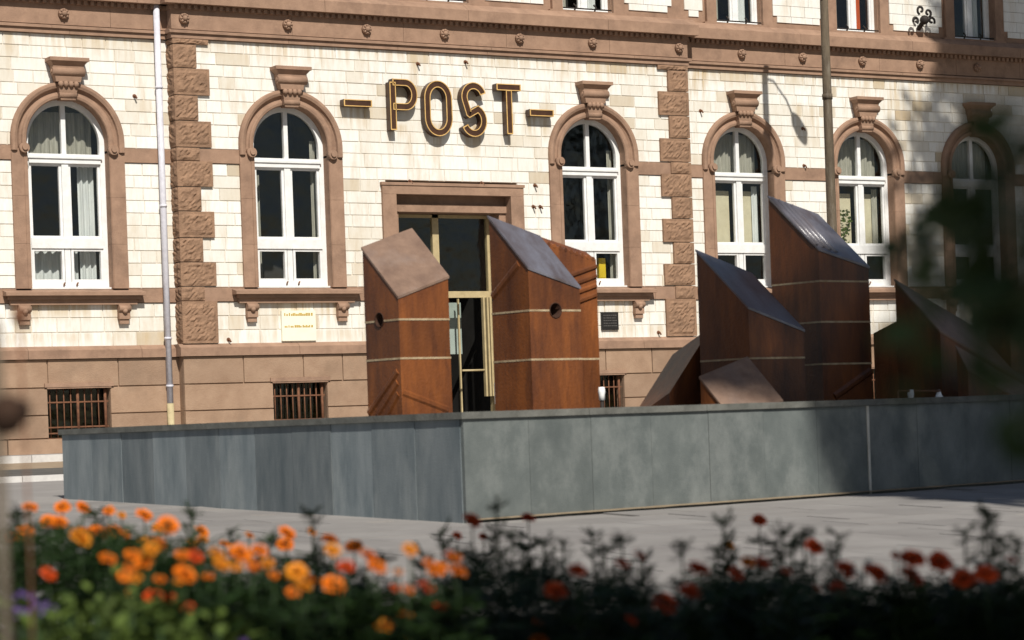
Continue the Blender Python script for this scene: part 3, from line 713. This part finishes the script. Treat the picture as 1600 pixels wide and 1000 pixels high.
for i in range(70):
    a = random.uniform(0,2*pi); z = random.uniform(3.4,4.15); x = 30.66+random.uniform(-.17,.17); y = WY+.34+random.uniform(-.05,.03); s = random.uniform(.04,.08); lv.tone = random.random()
    lv.add([(x,y,z),(x+s*cos(a),y-.02,z+s*.5),(x+2*s*cos(a),y,z+.3*s*sin(a)),(x+s*cos(a),y+.01,z-s*.5)], [(0,1,2,3)])
lv.build('leaves', M_LEAF2, pp)

# ---------------------------------------------------------------- old lamp post on the pavement
LPX, LPY = .788*35.42, 35.42
lp = thing('lamp_post', 'tall weathered brown lamp post standing on the pavement before the arched windows', 'lamp post', (LPX, LPY, SWZ))
MB().tube([(LPX,LPY,SWZ-.02),(LPX,LPY,.6),(LPX,LPY,.62),(LPX,LPY,5),(LPX,LPY,9.6)], [.14,.13,.105,.088,.07], 16).build('post', M_POST, lp)
MB().tube([(LPX,LPY,5.9),(LPX,LPY,6.0)], .098, 14).build('collar', M_POST, lp)
for dx, dy, L_ in ((1,0,.85),(-.25,-.9,.5)):
    a = MB().tube([(LPX,LPY,9.5),(LPX+dx*L_*.25,LPY+dy*L_*.25,9.45),(LPX+dx*L_*.6,LPY+dy*L_*.6,9.1),(LPX+dx*L_*.8,LPY+dy*L_*.8,8.75)], .022, 8).build('arm', M_POST, lp)
    MB().tube([(LPX+dx*L_*.78,LPY+dy*L_*.78,8.80),(LPX+dx*L_*.86,LPY+dy*L_*.86,8.68),(LPX+dx*L_*1.05,LPY+dy*L_*1.05,8.42),(LPX+dx*L_*1.12,LPY+dy*L_*1.12,8.25)], [.05,.12,.14,.06], 12).build('lamp_head', M_POST, lp)

# ---------------------------------------------------------------- the fountain basin
GAM = radians(8.0); U = Vector((cos(GAM), sin(GAM), 0)); V_ = Vector((-sin(GAM), cos(GAM), 0)); C0 = Vector((9.94, 17.80, 0)); WTOP = .115
def bp(a, b, z=0): p = C0+U*a+V_*b; return Vector((p.x, p.y, z))
basin = thing('fountain_basin', 'long low fountain basin faced with grey slate slabs under a coping', 'fountain basin', bp(0,0,ground_z(17.8)))
LA, LB, TH = 10.8, 7.3, .28
def seg_box(a0, a1, b0, b1, z0, z1, mb=None):
    mb = mb or MB(); return mb.plan_poly([bp(a0,b0),bp(a1,b0),bp(a1,b1),bp(a0,b1)], z0, z1)
cr_ = MB()
seg_box(.02,LA-.02,.02,TH-.02,-1.1,WTOP-.06,cr_); seg_box(.02,TH-.02,TH-.02,LB-.02,-1.1,WTOP-.06,cr_); seg_box(LA-TH,LA-.02,TH-.02,LB-.02,-1.1,WTOP-.06,cr_); seg_box(TH-.02,LA-TH,LB-TH,LB-.02,-1.1,WTOP-.06,cr_)
cr_.build('basin_core', M_COPING, basin)
seg_box(TH-.03,LA-TH+.03,TH-.03,LB-TH+.03,-1.0,-.62).build('basin_floor', M_COPING, basin)
a = 0
while a < LA-.01:
    n = min(LA, a+.72)
    if abs(n-5.04) > .02: pass
    seg_box(a+.002, n-.002, -.006-random.uniform(0,.004), .03, -1.1, WTOP-.062).build('slab', M_SLATE2, basin); a = n
b = .031
while b < LB-.01:
    n = min(LB, b+.66); seg_box(-.006-random.uniform(0,.006), .03, b+.003, n-.003, -1.1, WTOP-.062).build('slab', M_SLATE, basin); b = n
seg_box(5.025,5.055,-.016,.02,-1.0,WTOP-.064).build('joint_strip', M_JOINT, basin)
a = -.035
while a < LA:
    n = min(LA+.035, a+1.44); seg_box(a+.002,n-.002,-.035,TH+.02,WTOP-.06,WTOP).build('coping', M_COPING, basin); a = n
b = TH+.02
while b < LB:
    n = min(LB+.035, b+1.32); seg_box(-.035,TH+.02,b+.002,n-.002,WTOP-.06,WTOP).build('coping', M_COPING, basin); b = n
gs = MB()
for i in range(40):
    a0 = LA*i/40; a1 = LA*(i+1)/40; w0, w1 = [.07+.05*noise.noise(Vector((q*3,1,2))) for q in (a0,a1)]
    p = [bp(a0,-w0), bp(a1,-w1), bp(a1,.0), bp(a0,.0)]; gs.add([(q.x,q.y,ground_z(q.y)+(.012 if k < 2 else .024)) for k,q in enumerate(p)], [(0,1,2,3)])
o = gs.build('sand_drift', M_SAND); o['kind'] = 'structure'

# ---------------------------------------------------------------- rust-brown prisms standing in the basin
FLOOR = -.62
def cam_u(v): return Vector((v.x*CB-v.y*SB, v.x*SB+v.y*CB))
def plan_from(front_px, fy, depth, left_px, ly, right_px, ry):
    r = ray(front_px, fy); p = Vector((r.x*depth, r.y*depth, 0))
    def solve(px, py, d):
        q = ray(px, py)              # p + t d parallel to (q.x, q.y)
        return (p.y*q.x-p.x*q.y)/(d.x*q.y-d.y*q.x)
    return p, solve(right_px, ry, U), solve(left_px, ly, V_)
def prism(front, left, right, depth, joints=(), name='fountain_sculpture', label='', hole=None, group=None, top=True, base_px=None):
    """front/left/right: (px, py) of the three visible corners of the sloping top; joints: rows seen at the front edge"""
    p, tr_, tl_ = plan_from(front[0], front[1], depth, left[0], left[1], right[0], right[1])
    cs = [p, p+U*tr_, p+U*tr_+V_*tl_, p+V_*tl_]
    zf = height_at(*front, cs[0].x, cs[0].y); zr = height_at(*right, cs[1].x, cs[1].y); zl = height_at(*left, cs[3].x, cs[3].y)
    zt = [zf, zr, zr+zl-zf, zl]
    root = thing(name, label, 'sculpture', (cs[0].x, cs[0].y, FLOOR), group)
    zs = [FLOOR-.02]+sorted(height_at(front[0], j, cs[0].x, cs[0].y) for j in joints)
    cen = sum(cs, Vector((0,0,0)))/4
    def inset(q, d):
        return q+(cen-q).normalized()*d
    blocks = []
    for i, z0 in enumerate(zs):
        last = i == len(zs)-1
        top_z = [z-.012 for z in zt] if last else [zs[i+1]-.009]*4
        bb = MB(); ins = random.uniform(0,.004)
        bb.plan_poly([inset(c, ins) for c in cs], z0+(.009 if i else 0), top_z)
        blocks.append(bb.build('block', M_CORTEN, root))
        if not last:
            MB().plan_poly([inset(c, -.003) for c in cs], zs[i+1]-.0095, zs[i+1]+.0095).build('lime_joint', M_LIME, root)
    if top:
        MB().plan_poly([inset(c, -.012) for c in cs], [z-.012 for z in zt], [z+.012 for z in zt]).build('top_plate', top if not isinstance(top, bool) else M_TOPB, root)
    if hole:
        side, hx, hy, rad = hole
        q = ray(hx, hy); d, n = (V_, -U) if side == 'left' else (U, -V_)
        t = (cs[0].y*q.x-cs[0].x*q.y)/(d.x*q.y-d.y*q.x); h = cs[0]+d*t; z = height_at(hx, hy, h.x, h.y); h = Vector((h.x, h.y, z))
        cu = MB().tube([h+n*.05, h-n*.30], rad, 20, smooth=False)
        me = cu.mesh('cutter'); co = bpy.data.objects.new('cutter', me); COL.objects.link(co)
        for ob in [c for c in root.children]:
            if ob.name.startswith('top_plate'): continue
            mo = ob.modifiers.new('hole', 'BOOLEAN'); mo.object = co; mo.operation = 'DIFFERENCE'; mo.solver = 'EXACT'
            bpy.context.view_layer.update(); dg = bpy.context.evaluated_depsgraph_get()
            nm = bpy.data.meshes.new_from_object(ob.evaluated_get(dg)); ob.modifiers.clear(); ob.data = nm
        bpy.data.objects.remove(co, do_unlink=True)
        rg = MB(); pts = []
        e1 = d; e2 = Vector((0,0,1)); K = 24
        rows = [(.004,-.27),(rad*.9,-.27),(rad*.95,.004),(rad*1.05,.008),(rad*1.12,.002),(rad*1.12,-.01)]
        Vv = []
        for k in range(K):
            a_ = 2*pi*k/K
            for r_, q_ in rows: Vv.append(h+(e1*cos(a_)+e2*sin(a_))*r_+n*q_)
        m_ = len(rows); rg.add(Vv, [(k*m_+j, ((k+1)%K)*m_+j, ((k+1)%K)*m_+j+1, k*m_+j+1) for k in range(K) for j in range(m_-1)], True)
        rg.build('pipe_collar', M_RUSTSHADE, root)
    return root, cs, zt
def rib(root, cs, face, q0, q1, w=.035, h=.03, name='rib'):
    """raised diagonal rib on the left or right face between two photo points"""
    d, n = (V_, -U) if face == 'left' else (U, -V_)
    def on(px, py):
        q = ray(px, py); t = (cs[0].y*q.x-cs[0].x*q.y)/(d.x*q.y-d.y*q.x)
        L_ = (cs[3]-cs[0]).length if face == 'left' else (cs[1]-cs[0]).length
        t = max(.0, min(L_, t)); h_ = cs[0]+d*t; return Vector((h_.x, h_.y, height_at(px, py, h_.x, h_.y)))
    a, c = on(*q0), on(*q1); t = (c-a).normalized(); s = t.cross(n).normalized()
    mb = MB(); Vv = []
    for p in (a, c):
        Vv += [p-s*w-n*.006, p-s*w*.35+n*h, p+s*w*.35+n*h, p+s*w-n*.006]
    mb.add(Vv, [(0,1,5,4),(1,2,6,5),(2,3,7,6),(3,0,4,7),(3,2,1,0),(4,5,6,7)])
    mb.build(name, M_CORTEN, root)
S1, c1, z1 = prism((622,465),(566,388),(700,433), 23.0, (499,560), label='rust-brown square pillar with flat sloping top and round hole in its shaded side', hole=('left',593,500,.068), top=M_TOP)
for q0, q1 in (((621,580),(576,646)),((621,597),(590,648)),((622,615),(604,650))): rib(S1, c1, 'left', q0, q1, .045, .012)
rib(S1, c1, 'right', (630,613),(700,640), .045, .012)
S2, c2, z2 = prism((825,419),(763,338),(906,450), 23.3, (485,562), label='tall rust-brown pillar with steep glossy top and round hole in its sunlit face', hole=('right',868,485,.072))
rib(S2, c2, 'left', (810,412),(769,464), .05, .012)
# ribbed slab behind the second pillar
S2b, c2b, z2b = prism((853,378),(838,366),(931,404), 24.25, (562,), label='narrow rust-brown slab with slanting ribs standing behind the pillar with glossy top', top=False)
for k in range(4): rib(S2b, c2b, 'right', (885,433+k*15),(931,416+k*15), .035, .02)
for k in range(9):
    f_ = (k+.5)/9; q = c2b[0]*(1-f_)+c2b[1]*f_; zq = z2b[0]*(1-f_)+z2b[1]*f_
    q = Vector((q.x, q.y, zq-.012)); MB().tube([q-V_*.004, q+V_*.14], .022, 8).build('rib', M_CORTEN, S2b)
S3, c3, z3 = prism((1169,481),(1088,391),(1256,517), 24.25, (560,), label='dark rust-brown pillar with sharp blue-grey sheared top beside a small wedge')
S4, c4, z4 = prism((1279,390),(1201,307),(1357,418), 25.7, (439,503,569), label='tallest rust-brown pillar of stacked blocks standing before the lamp post')
rib(S4, c4, 'right', (1304,620),(1360,580), .05, .022)
for k in range(4):                                   # rolled ribs along the upper edge of its top
    f_ = .02+.13*k; q = c4[3]*(1-f_)+c4[2]*f_; zq = z4[3]*(1-f_)+z4[2]*f_; q2 = c4[0]*(1-f_)+c4[1]*f_; zq2 = z4[0]*(1-f_)+z4[1]*f_
    A_ = Vector((q.x,q.y,zq)); B_ = Vector((q2.x,q2.y,zq2)); MB().tube([A_+(B_-A_)*.04+Vector((0,0,.0)), A_+(B_-A_)*.93], .030, 10).build('rib', M_TOPB, S4)
S3b, c3b, z3b = prism((1046,612),(985,655),(1112,508), 24.8, (), label='leaning dark wedge rising from the basin at the foot of the sheared pillar', top=False)
S3c, c3c, z3c = prism((1148,660),(1094,590),(1222,627), 22.9, (), label='small tan wedge lying in front of the sheared pillar', top=M_TOP)
S5, c5, z5 = prism((1469,518),(1398,437),(1640,620), 25.7, (), top=M_TOP, label='dark prism with long roof-like slope falling to one side behind the coping')
S5b, c5b, z5b = prism((1512,577),(1494,541),(1640,652), 25.2, (), top=M_TOP, label='low slanting wedge set against the long sloped dark prism')
S4b, c4b, z4b = prism((1400,500),(1364,519),(1440,487), 26.2, (), label='low dark block between the tallest pillar and the long sloped prism', top=False)
S6, c6, z6 = prism((1578,520),(1540,500),(1660,480), 26.6, (), label='dark block in deep shade behind the long sloped prism', top=False)
def nozzle(px, py, depth, kind, label):
    r = ray(px, py)*depth; t = thing('fountain_nozzle', label, 'nozzle', (r.x, r.y, FLOOR), 'white fountain nozzles behind the coping')
    MB().tube([(r.x,r.y,FLOOR),(r.x,r.y,r.z-.10)], .02, 8).build('riser', M_IRON, t)
    rr = [.028,.045,.03,.014] if kind else [.03,.03,.036,.03]
    MB().tube([(r.x,r.y,r.z-.11),(r.x,r.y,r.z-.06),(r.x,r.y,r.z-.03),(r.x,r.y,r.z+.02)], rr, 10).build('nozzle_head', M_PLAQUE, t)
nozzle(940,608,23.0,0,'white fountain nozzle beside the ribbed slab')
nozzle(1423,612,24.7,0,'white fountain nozzle on the pipe before the long sloped prism')
nozzle(1467,612,24.9,1,'white fountain nozzle on the pipe before the long sloped prism')
a_, b_ = ray(1403,611)*24.6, ray(1470,611)*24.9
tag(MB().tube([a_, b_], .012, 8).tube([a_, (a_.x,a_.y,FLOOR)], .012, 6).build('water_pipe', M_RUST), 'thin rusty pipe carrying two white nozzles behind the coping', 'pipe')

# ---------------------------------------------------------------- flower bed in the foreground
BEDZ = -.72
bed = MB()
pts = []
for px, d in ((-150,4.0),(1750,4.0),(1750,8.6),(-150,9.2)):
    r = ray(px, 690); k = d; pts.append((r.x*k, r.y*k))
bed.plan_poly(pts, -1.3, BEDZ); structure('flower_bed', bed, M_SOIL)
def leaflet(mb, p, d, L_, w, up=Vector((0,0,1))):
    s = d.cross(up); s = s.normalized() if s.length > 1e-4 else Vector((1,0,0)); m = p+d*L_*.5+up*L_*.08
    mb.add([p, m+s*w, p+d*L_, m-s*w], [(0,1,2,3)])
def rdir(zlo=-.2, zhi=.8):
    a = random.uniform(0,2*pi); z = random.uniform(zlo,zhi); r = sqrt(max(0,1-z*z)); return Vector((r*cos(a), r*sin(a), z))
def marigold_foliage(n):
    mb = MB()
    for i in range(n):
        z = random.uniform(.05,.39); mb.tone = random.random(); d = rdir(-.1,.75); p = Vector((0,0,z)); L_ = .085*(1.15-z*1.4)
        for k in range(5):
            q = p+d*L_*(k+1)/5
            for s in (-1,1):
                sd = Vector((-d.y,d.x,0))*s+d*.5+Vector((0,0,random.uniform(-.2,.3))); sd.normalize(); leaflet(mb, q, sd, .030, .0075)
    return mb
def bloom_mesh(m, seed):
    random.seed(seed); mb = MB(); R = .027
    for ring, (n, rr, el, L_) in enumerate(((13,.004,8,.027),(13,.004,30,.026),(11,.003,50,.023),(8,.002,68,.02),(6,.001,82,.016))):
        for k in range(n):
            a = 2*pi*(k+random.uniform(-.3,.3))/n; e = radians(el+random.uniform(-9,9)); d = Vector((cos(a)*cos(e), sin(a)*cos(e), sin(e))); mb.tone = random.uniform(.2,1)
            p = Vector((cos(a)*rr, sin(a)*rr, 0)); s = Vector((-sin(a),cos(a),0)); q = p+d*L_*random.uniform(.85,1.1); w = .0085
            mb.add([p-s*.002, p+s*.002, q*.7+p*.3+s*w, q+s*w*.6+Vector((0,0,-.003)), q-s*w*.6+Vector((0,0,-.003)), q*.7+p*.3-s*w], [(0,1,2,5),(5,2,3,4)])
    me = mb.mesh('bloom'); me.materials.append(m); return me
BL = {'o':[bloom_mesh(M_PO,i) for i in range(3)], 'y':[bloom_mesh(M_PY,10+i) for i in range(2)], 'r':[bloom_mesh(M_PR,20+i) for i in range(3)]}
random.seed(11)
FO = []
for i in range(5):
    me = marigold_foliage(44).mesh('foliage'); me.materials.append(M_LEAF); FO.append(me)
st = MB(); st.tube([(0,0,0),(.01,.005,.4),(0,0,.8),(0,0,1)], [.003,.0028,.0024,.003], 5); STEM = st.mesh('stem'); STEM.materials.append(M_LEAF)
cx_ = MB(); cx_.tube([(0,0,-.018),(0,0,-.008),(0,0,.004)], [.004,.009,.010], 8); CUP = cx_.mesh('calyx'); CUP.materials.append(M_LEAF)
FLOW = [(47,788,24,'o'),(97,788,24,'o'),(129,789,24,'o'),(170,793,18,'o'),(190,800,14,'y'),(225,800,26,'o'),(262,815,34,'o'),(75,810,26,'o'),(92,811,28,'o'),(40,825,26,'o'),(20,838,24,'o'),(125,834,36,'y'),(155,826,28,'o'),(178,826,26,'o'),(195,830,18,'o'),(242,844,32,'o'),(315,826,22,'o'),(300,843,18,'y'),(284,860,22,'o'),(225,872,30,'o'),(288,890,36,'o'),(350,845,16,'o'),(338,858,26,'y'),(375,858,36,'o'),(345,872,24,'y'),(368,878,20,'y'),(418,872,20,'y'),(212,895,20,'y'),(205,922,22,'y'),(240,924,30,'r'),(260,924,26,'r'),(296,943,22,'r'),(75,890,24,'r'),(448,828,28,'o'),(444,846,26,'o'),(487,826,16,'y'),(515,838,28,'o'),(520,852,26,'y'),(553,849,28,'o'),(575,862,32,'o'),(588,878,28,'o'),(540,877,26,'r'),(463,886,34,'y'),(521,907,36,'o'),(485,898,16,'o'),(458,918,22,'o'),(640,851,24,'y'),(672,875,26,'o'),(684,883,30,'o'),(707,863,28,'r'),(714,885,30,'o'),(665,911,28,'r'),(616,911,14,'r'),(632,953,28,'y'),(602,970,28,'y'),(688,940,20,'r'),(640,996,26,'o'),(737,807,30,'r'),(714,832,16,'r'),(755,834,15,'r'),(825,805,22,'r'),(840,968,20,'o'),(842,996,28,'o'),(868,917,34,'r'),(902,884,26,'r'),(972,874,22,'r'),(999,860,20,'r'),(1090,882,36,'r'),(1078,918,34,'r'),(1038,936,36,'r'),(1150,890,26,'r'),(1168,872,22,'o'),(1190,872,26,'r'),(1186,808,22,'r'),(1140,848,16,'y'),(1271,849,30,'r'),(1322,883,34,'r'),(1368,889,40,'r'),(1310,915,28,'r'),(1425,866,38,'r'),(1420,890,34,'r'),(1468,871,36,'r'),(1505,898,36,'r'),(1540,890,34,'r'),(1432,900,22,'r'),(985,962,20,'r')]
LABM = {'o':'orange marigold in bloom on a leafy stem in the foreground bed','y':'yellow-orange marigold in bloom on a leafy stem in the foreground bed','r':'red-orange marigold in bloom on a leafy stem in the foreground bed'}
def marigold(px, py, size, c):
    d = max(5.3, min(8.4, 3700*.056/max(size,22))) ; d *= random.uniform(.95,1.05)
    if py > 850: d = random.uniform(5.1, 5.7) if px < 760 else random.uniform(5.6, 6.3)
    r = ray(px, py)*d; h = max(.06, r.z-BEDZ)
    t = thing('marigold', LABM[c], 'flower', (r.x, r.y, BEDZ), 'marigolds of the same colour in the bed: '+{'o':'orange','y':'yellow-orange','r':'red-orange'}[c])
    lean = random.uniform(-.1,.1)
    s = put('stem', STEM, t, (r.x, r.y, BEDZ)); s.scale = (1,1,h)
    f = put('foliage', random.choice(FO), t, (r.x, r.y, BEDZ)); f.scale = (1,1,h*.80/.4); f.rotation_euler = (0,0,random.uniform(0,6))
    sc_ = size*d/3700/(.055 if px < 760 else .054)
    b = put('bloom', random.choice(BL[c]), t, (r.x, r.y, BEDZ+h-.012)); b.scale = (sc_,sc_,sc_*.95); b.rotation_euler = (random.uniform(.3,.8), random.uniform(-.5,.1), random.uniform(0,1))
    k = put('calyx', CUP, t, (r.x, r.y, BEDZ+h-.006)); k.scale = (sc_,sc_,sc_)
random.seed(23)
for i in range(30):
    px = random.choice((random.uniform(5,420), random.uniform(5,720))); FLOW.append((px, 800+px*.10+random.uniform(-8,75), random.uniform(15,26), random.choice('oooyr')))
for i in range(5):
    px = random.uniform(760,1590); FLOW.append((px, 868+random.uniform(-8,45), random.uniform(14,24), 'r'))
for f_ in FLOW: marigold(*f_)
# budding stems without a flower
for px, py, d in ((487,800,7),(690,830,7.4),(775,790,7.0),(800,835,7.2),(850,845,7),(880,850,7.5),(925,835,7.3),(945,855,7),(972,840,7),(1005,870,6.8),(1065,850,6.6),(1130,812,6.8),(1118,858,6.5),(1222,828,6.6),(1238,846,6.4),(1255,832,6.7),(1310,838,6.6),(1300,860,6.5),(1507,830,6.2),(1545,800,6.4),(1538,825,6.2),(1565,840,6.2),(1590,850,6.0),(360,835,7.4),(150,800,7.6),(300,800,7.5),(420,840,7.4),(660,865,7),(820,855,7),(30,800,7.6),(600,870,7)):
    r = ray(px, py)*d; h = r.z-BEDZ
    t = thing('marigold_shoot', 'leafy marigold shoot with a closed bud and no flower', 'plant', (r.x, r.y, BEDZ), 'flowerless shoots in the bed')
    s = put('stem', STEM, t, (r.x, r.y, BEDZ)); s.scale = (1.2,1.2,h)
    f = put('foliage', random.choice(FO), t, (r.x, r.y, BEDZ)); f.scale = (.6,.6,h*1.03/.4); f.rotation_euler = (0,0,random.uniform(0,6))
    k = put('bud', CUP, t, (r.x, r.y, BEDZ+h)); k.scale = (.7,.7,1.0)
# the mass of leaves they grow from
TOPP = [(-100,815),(0,812),(60,800),(130,808),(220,815),(300,845),(380,882),(420,872),(480,872),(560,896),(600,912),(630,930),(680,905),(720,872),(760,860),(800,872),(850,872),(900,882),(960,888),(1000,900),(1015,940),(1050,940),(1075,900),(1120,882),(1180,880),(1240,888),(1290,890),(1350,908),(1450,902),(1520,895),(1600,886),(1700,886)]
def top_row(px):
    for (a, ya), (b, yb2) in zip(TOPP[:-1], TOPP[1:]):
        if a <= px <= b: return ya+(yb2-ya)*(px-a)/(b-a)
    return 900
fm = MB()
for i in range(9000):
    px = random.uniform(-100,1700); d = random.uniform(5.8,8.2); r = ray(px, top_row(px)+random.uniform(8,70))*d
    zt_ = max(BEDZ+.05, r.z-.02*(random.random())); z = BEDZ+(zt_-BEDZ)*(1-random.random()**1.7*.95); fm.tone = random.random()
    p = Vector((r.x, r.y, z)); dd = rdir(-.1,.7)
    for k in range(4):
        q = p+dd*.018*k
        for s in (-1,1):
            sd = (Vector((-dd.y,dd.x,.1))*s+dd*.6).normalized(); leaflet(fm, q, sd, random.uniform(.022,.036), .006)
o = tag(fm.build('marigold_leaves', M_LEAF), 'dense dark green feathery marigold leaves filling the flower bed', 'foliage'); o['kind'] = 'stuff'
# broad-leaved lime plants and violet flowers close by
def broad_plant(px, py, d, n, label, rad=.10):
    r = ray(px, py)*d; t = thing('basil_plant', label, 'plant', (r.x, r.y, BEDZ), 'lime green bushy plants at the front of the bed'); mb = MB()
    MB().tube([(r.x,r.y,BEDZ),(r.x,r.y,r.z)], .006, 6).build('stem', M_LEAF, t)
    for i in range(n):
        mb.tone = random.random(); dd = rdir(-.2,.7); p = Vector((r.x,r.y,r.z-random.uniform(0,.16)))+dd*random.uniform(.02,rad); L_ = random.uniform(.03,.05); s = dd.cross(Vector((0,0,1))).normalized(); w = L_*.33
        up = Vector((0,0,.006))
        mb.add([p, p+dd*L_*.35+s*w+up, p+dd*L_*.75+s*w*.8, p+dd*L_, p+dd*L_*.75-s*w*.8, p+dd*L_*.35-s*w+up, p+dd*L_*.5-up], [(0,1,6),(1,2,6),(2,3,6),(3,4,6),(4,5,6),(5,0,6)])
    mb.build('leaves', M_LEAF2, t)
for px, py, d in ((110,958,4.7),(60,990,4.5),(165,985,4.5),(205,955,4.8),(250,985,4.6),(300,972,4.8),(20,975,4.6),(150,940,5.0),(340,990,4.7)):
    broad_plant(px, py, d, 60, 'bushy lime green plant with broad leaves at the front of the flower bed')
def small_flower(px, py, d, m, label, grp, name):
    r = ray(px, py)*d; t = thing(name, label, 'flower', (r.x, r.y, BEDZ), grp)
    MB().tube([(r.x,r.y,BEDZ),(r.x,r.y,r.z)], .003, 5).build('stem', M_LEAF, t); mb = MB()
    for j in range(4):
        c = Vector((r.x,r.y,r.z))+Vector((random.uniform(-.014,.014),random.uniform(-.014,.014),random.uniform(-.012,.012)))
        for k in range(5):
            a = 2*pi*k/5+j; mb.tone = random.random(); dd = Vector((cos(a),-.5,sin(a))).normalized(); s = dd.cross(Vector((0,1,0))).normalized()
            mb.add([c, c+dd*.005+s*.003, c+dd*.008, c+dd*.005-s*.003], [(0,1,2,3)])
    mb.build('petals', m, t)
for px, py in ((55,945),(75,948),(45,960),(30,955),(33,930),(60,935),(42,952),(110,996),(330,997),(370,996)): small_flower(px, py, 5.2+random.uniform(-.1,.3), M_PV, 'small cluster of violet flowers low in the flower bed', 'violet flower clusters', 'violet_flower')
for px, py in ((1075,940),(1085,950),(1065,948),(1092,938),(1535,915),(1548,925),(1558,912),(1342,900),(1350,880),(1395,905),(1400,912),(1530,880)): small_flower(px, py, 6.0+random.uniform(-.2,.2), M_PW, 'small cluster of white flowers among the marigolds', 'white flower clusters', 'white_flower')

# stake with a rusty clamp and a dried seed head very close to the lens
r = ray(-1, 700)*3.1
sk = thing('garden_stake', 'blurred weathered stake with rusty ball clamp at the end of the bed', 'stake', (r.x, r.y, -1.25))
MB().tube([(r.x-.002,r.y,-1.25),(r.x,r.y,-.3),(r.x,r.y,.16)], .0075, 8).build('stake', M_POST, sk)
q = ray(12, 648)*3.1
MB().ball(q, .024, 12, 8, (1,1,1.15)).tube([q-Vector((.04,0,0)), q+Vector((.028,.01,.006))], .016, 8).build('clamp', mat('dark_rust',(.045,.022,.012),(.02,.011,.007),scale=30,rough=.8,bump=.4), sk)
q = ray(30, 494)*4.2
sh = thing('seed_head', 'dark dried seed head on a thin stem beside the stake', 'plant', (q.x, q.y, BEDZ-.5))
MB().tube([(q.x,q.y,BEDZ-.5),(q.x+.004,q.y,-.2),q], .0022, 5).build('stem', M_RUST, sh)
MB().ball(q, .013, 10, 8, (1,1,1.2)).build('head', M_RUST, sh)

# ---------------------------------------------------------------- trees to the side: they shade the sunless end of the scene, two added for it
def tree(base, top, crown_c, crown_r, n, leaf, label, seed, limbs=9, trunk_r=.2, extra=None):
    random.seed(seed); t = thing('tree', label, 'tree', base)
    cc = Vector(crown_c); rr = Vector(crown_r)
    tb = MB(); b0 = Vector(base); tb.tube([b0-Vector((0,0,.1)), b0+(Vector(top)-b0)*.5+Vector((.1,.05,0)), Vector(top)], [trunk_r,trunk_r*.8,trunk_r*.35], 12); tb.build('trunk', M_BARK, t)
    cl = []
    for i in range(limbs):
        d = rdir(-.5,.8); e = cc+Vector((d.x*rr.x,d.y*rr.y,d.z*rr.z))*.8; s = b0+(Vector(top)-b0)*random.uniform(.5,.95); m = (s+e)/2+Vector((0,0,.3))
        MB().tube([s,m,e], [trunk_r*.4,trunk_r*.25,.02], 8).build('limb', M_BARK, t)
    mb = MB(); nc = max(30,n//130)
    if extra: cl += [(Vector((.1,-4.7,6.0))+rdir(-1,1)*random.random()*1.2, .45) for _ in range(26)]  # unseen leaf clumps added to the crown to keep the bough in shade
    for i in range(nc):
        while True:
            q = Vector((random.uniform(-1,1),random.uniform(-1,1),random.uniform(-1,1)))
            if q.length < 1 and q.length > .25: break
        cl.append((cc+Vector((q.x*rr.x,q.y*rr.y,q.z*rr.z)), random.uniform(.16,.3)*min(rr)))
    for i in range(n):
        c, r_ = random.choice(cl); p = c+rdir(-1,1)*r_*random.random()**.4; mb.tone = random.random(); d = rdir(-.8,.4); s = d.cross(rdir(-1,1)); s = s.normalized() if s.length > .1 else d.orthogonal().normalized()
        L_ = leaf*random.uniform(.7,1.2); mb.add([p, p+d*L_*.5+s*L_*.32, p+d*L_, p+d*L_*.5-s*L_*.32], [(0,1,2,3)])
    if extra: extra(t, mb)
    mb.build('crown', M_TREE, t); return t
tree((34.6,22.0,ground_z(22)), (34.6,22.0,22), (34.4,22.0,18.5), (5.7,4.0,10.5), 46000, .42, 'very tall unseen tree standing in for a building that shades the far end of the front', 3, 14, .38)  # tree added out of view, in place of a building, to shade the front
tree((15.7,2.0,ground_z(2)), (15.7,2.0,16), (15.7,2.0,15.0), (4.7,3.4,6.0), 30000, .34, 'tall leafy tree beside the square shading the far half of the basin', 5, 12, .3)
tree((11.2,1.6,ground_z(1.6)), (11.1,1.8,18.5), (11.0,2.0,19.4), (1.9,2.6,2.3), 2700, .34, 'slender unseen tree with a thin high crown added to shade the sheared pillar', 12, 7, .16)  # out-of-view tree added for broken shade on the sheared and stacked pillars
def spray(t, mb):                                  # low bough hanging into the picture; dark leaf clumps added to deepen the shade
    a = Vector((4.58,-1.58,3.2)); pts = [a, Vector((4.0,-.2,2.5)), Vector((2.6,.8,1.5)), Vector((1.75,1.2,.75)), Vector((1.38,1.32,.32))]
    MB().tube(pts, [.05,.04,.025,.014,.006], 8).build('bough', M_BARK, t)
    spots = [(1600,300,1.75,.08),(1588,380,1.8,.08),(1605,450,1.7,.11),(1570,410,1.8,.07),(1605,520,1.8,.07),(1432,380,2.1,.024),(1620,230,1.75,.07),(1540,330,2.0,.04),(1520,430,2.0,.045),(1568,485,1.8,.06),(1595,590,1.8,.055)]
    for px, py, d, rad in spots:
        c = ray(px, py)*d
        n = int(26*(rad/.1)**1.5)+4
        for i in range(n):
            p = c+rdir(-1,1)*rad*random.random()**.5; mb.tone = random.random()*.4; dd = rdir(-.9,.2); s = dd.cross(rdir(-1,1)).normalized(); L_ = random.uniform(.03,.055)
            mb.add([p, p+dd*L_*.5+s*L_*.3, p+dd*L_, p+dd*L_*.5-s*L_*.3], [(0,1,2,3)])
        MB().tube([pts[-1] if px < 1600 else pts[-2], c], [.005,.002], 5).build('twig', M_BARK, t)
tree((4.6,-1.6,ground_z(-1.6)), (4.6,-1.6,5.5), (4.0,-1.5,5.9), (2.6,3.6,1.7), 26000, .20, 'broad tree over the flower bed with a dark blurred bough hanging into view', 8, 9, .16, spray)
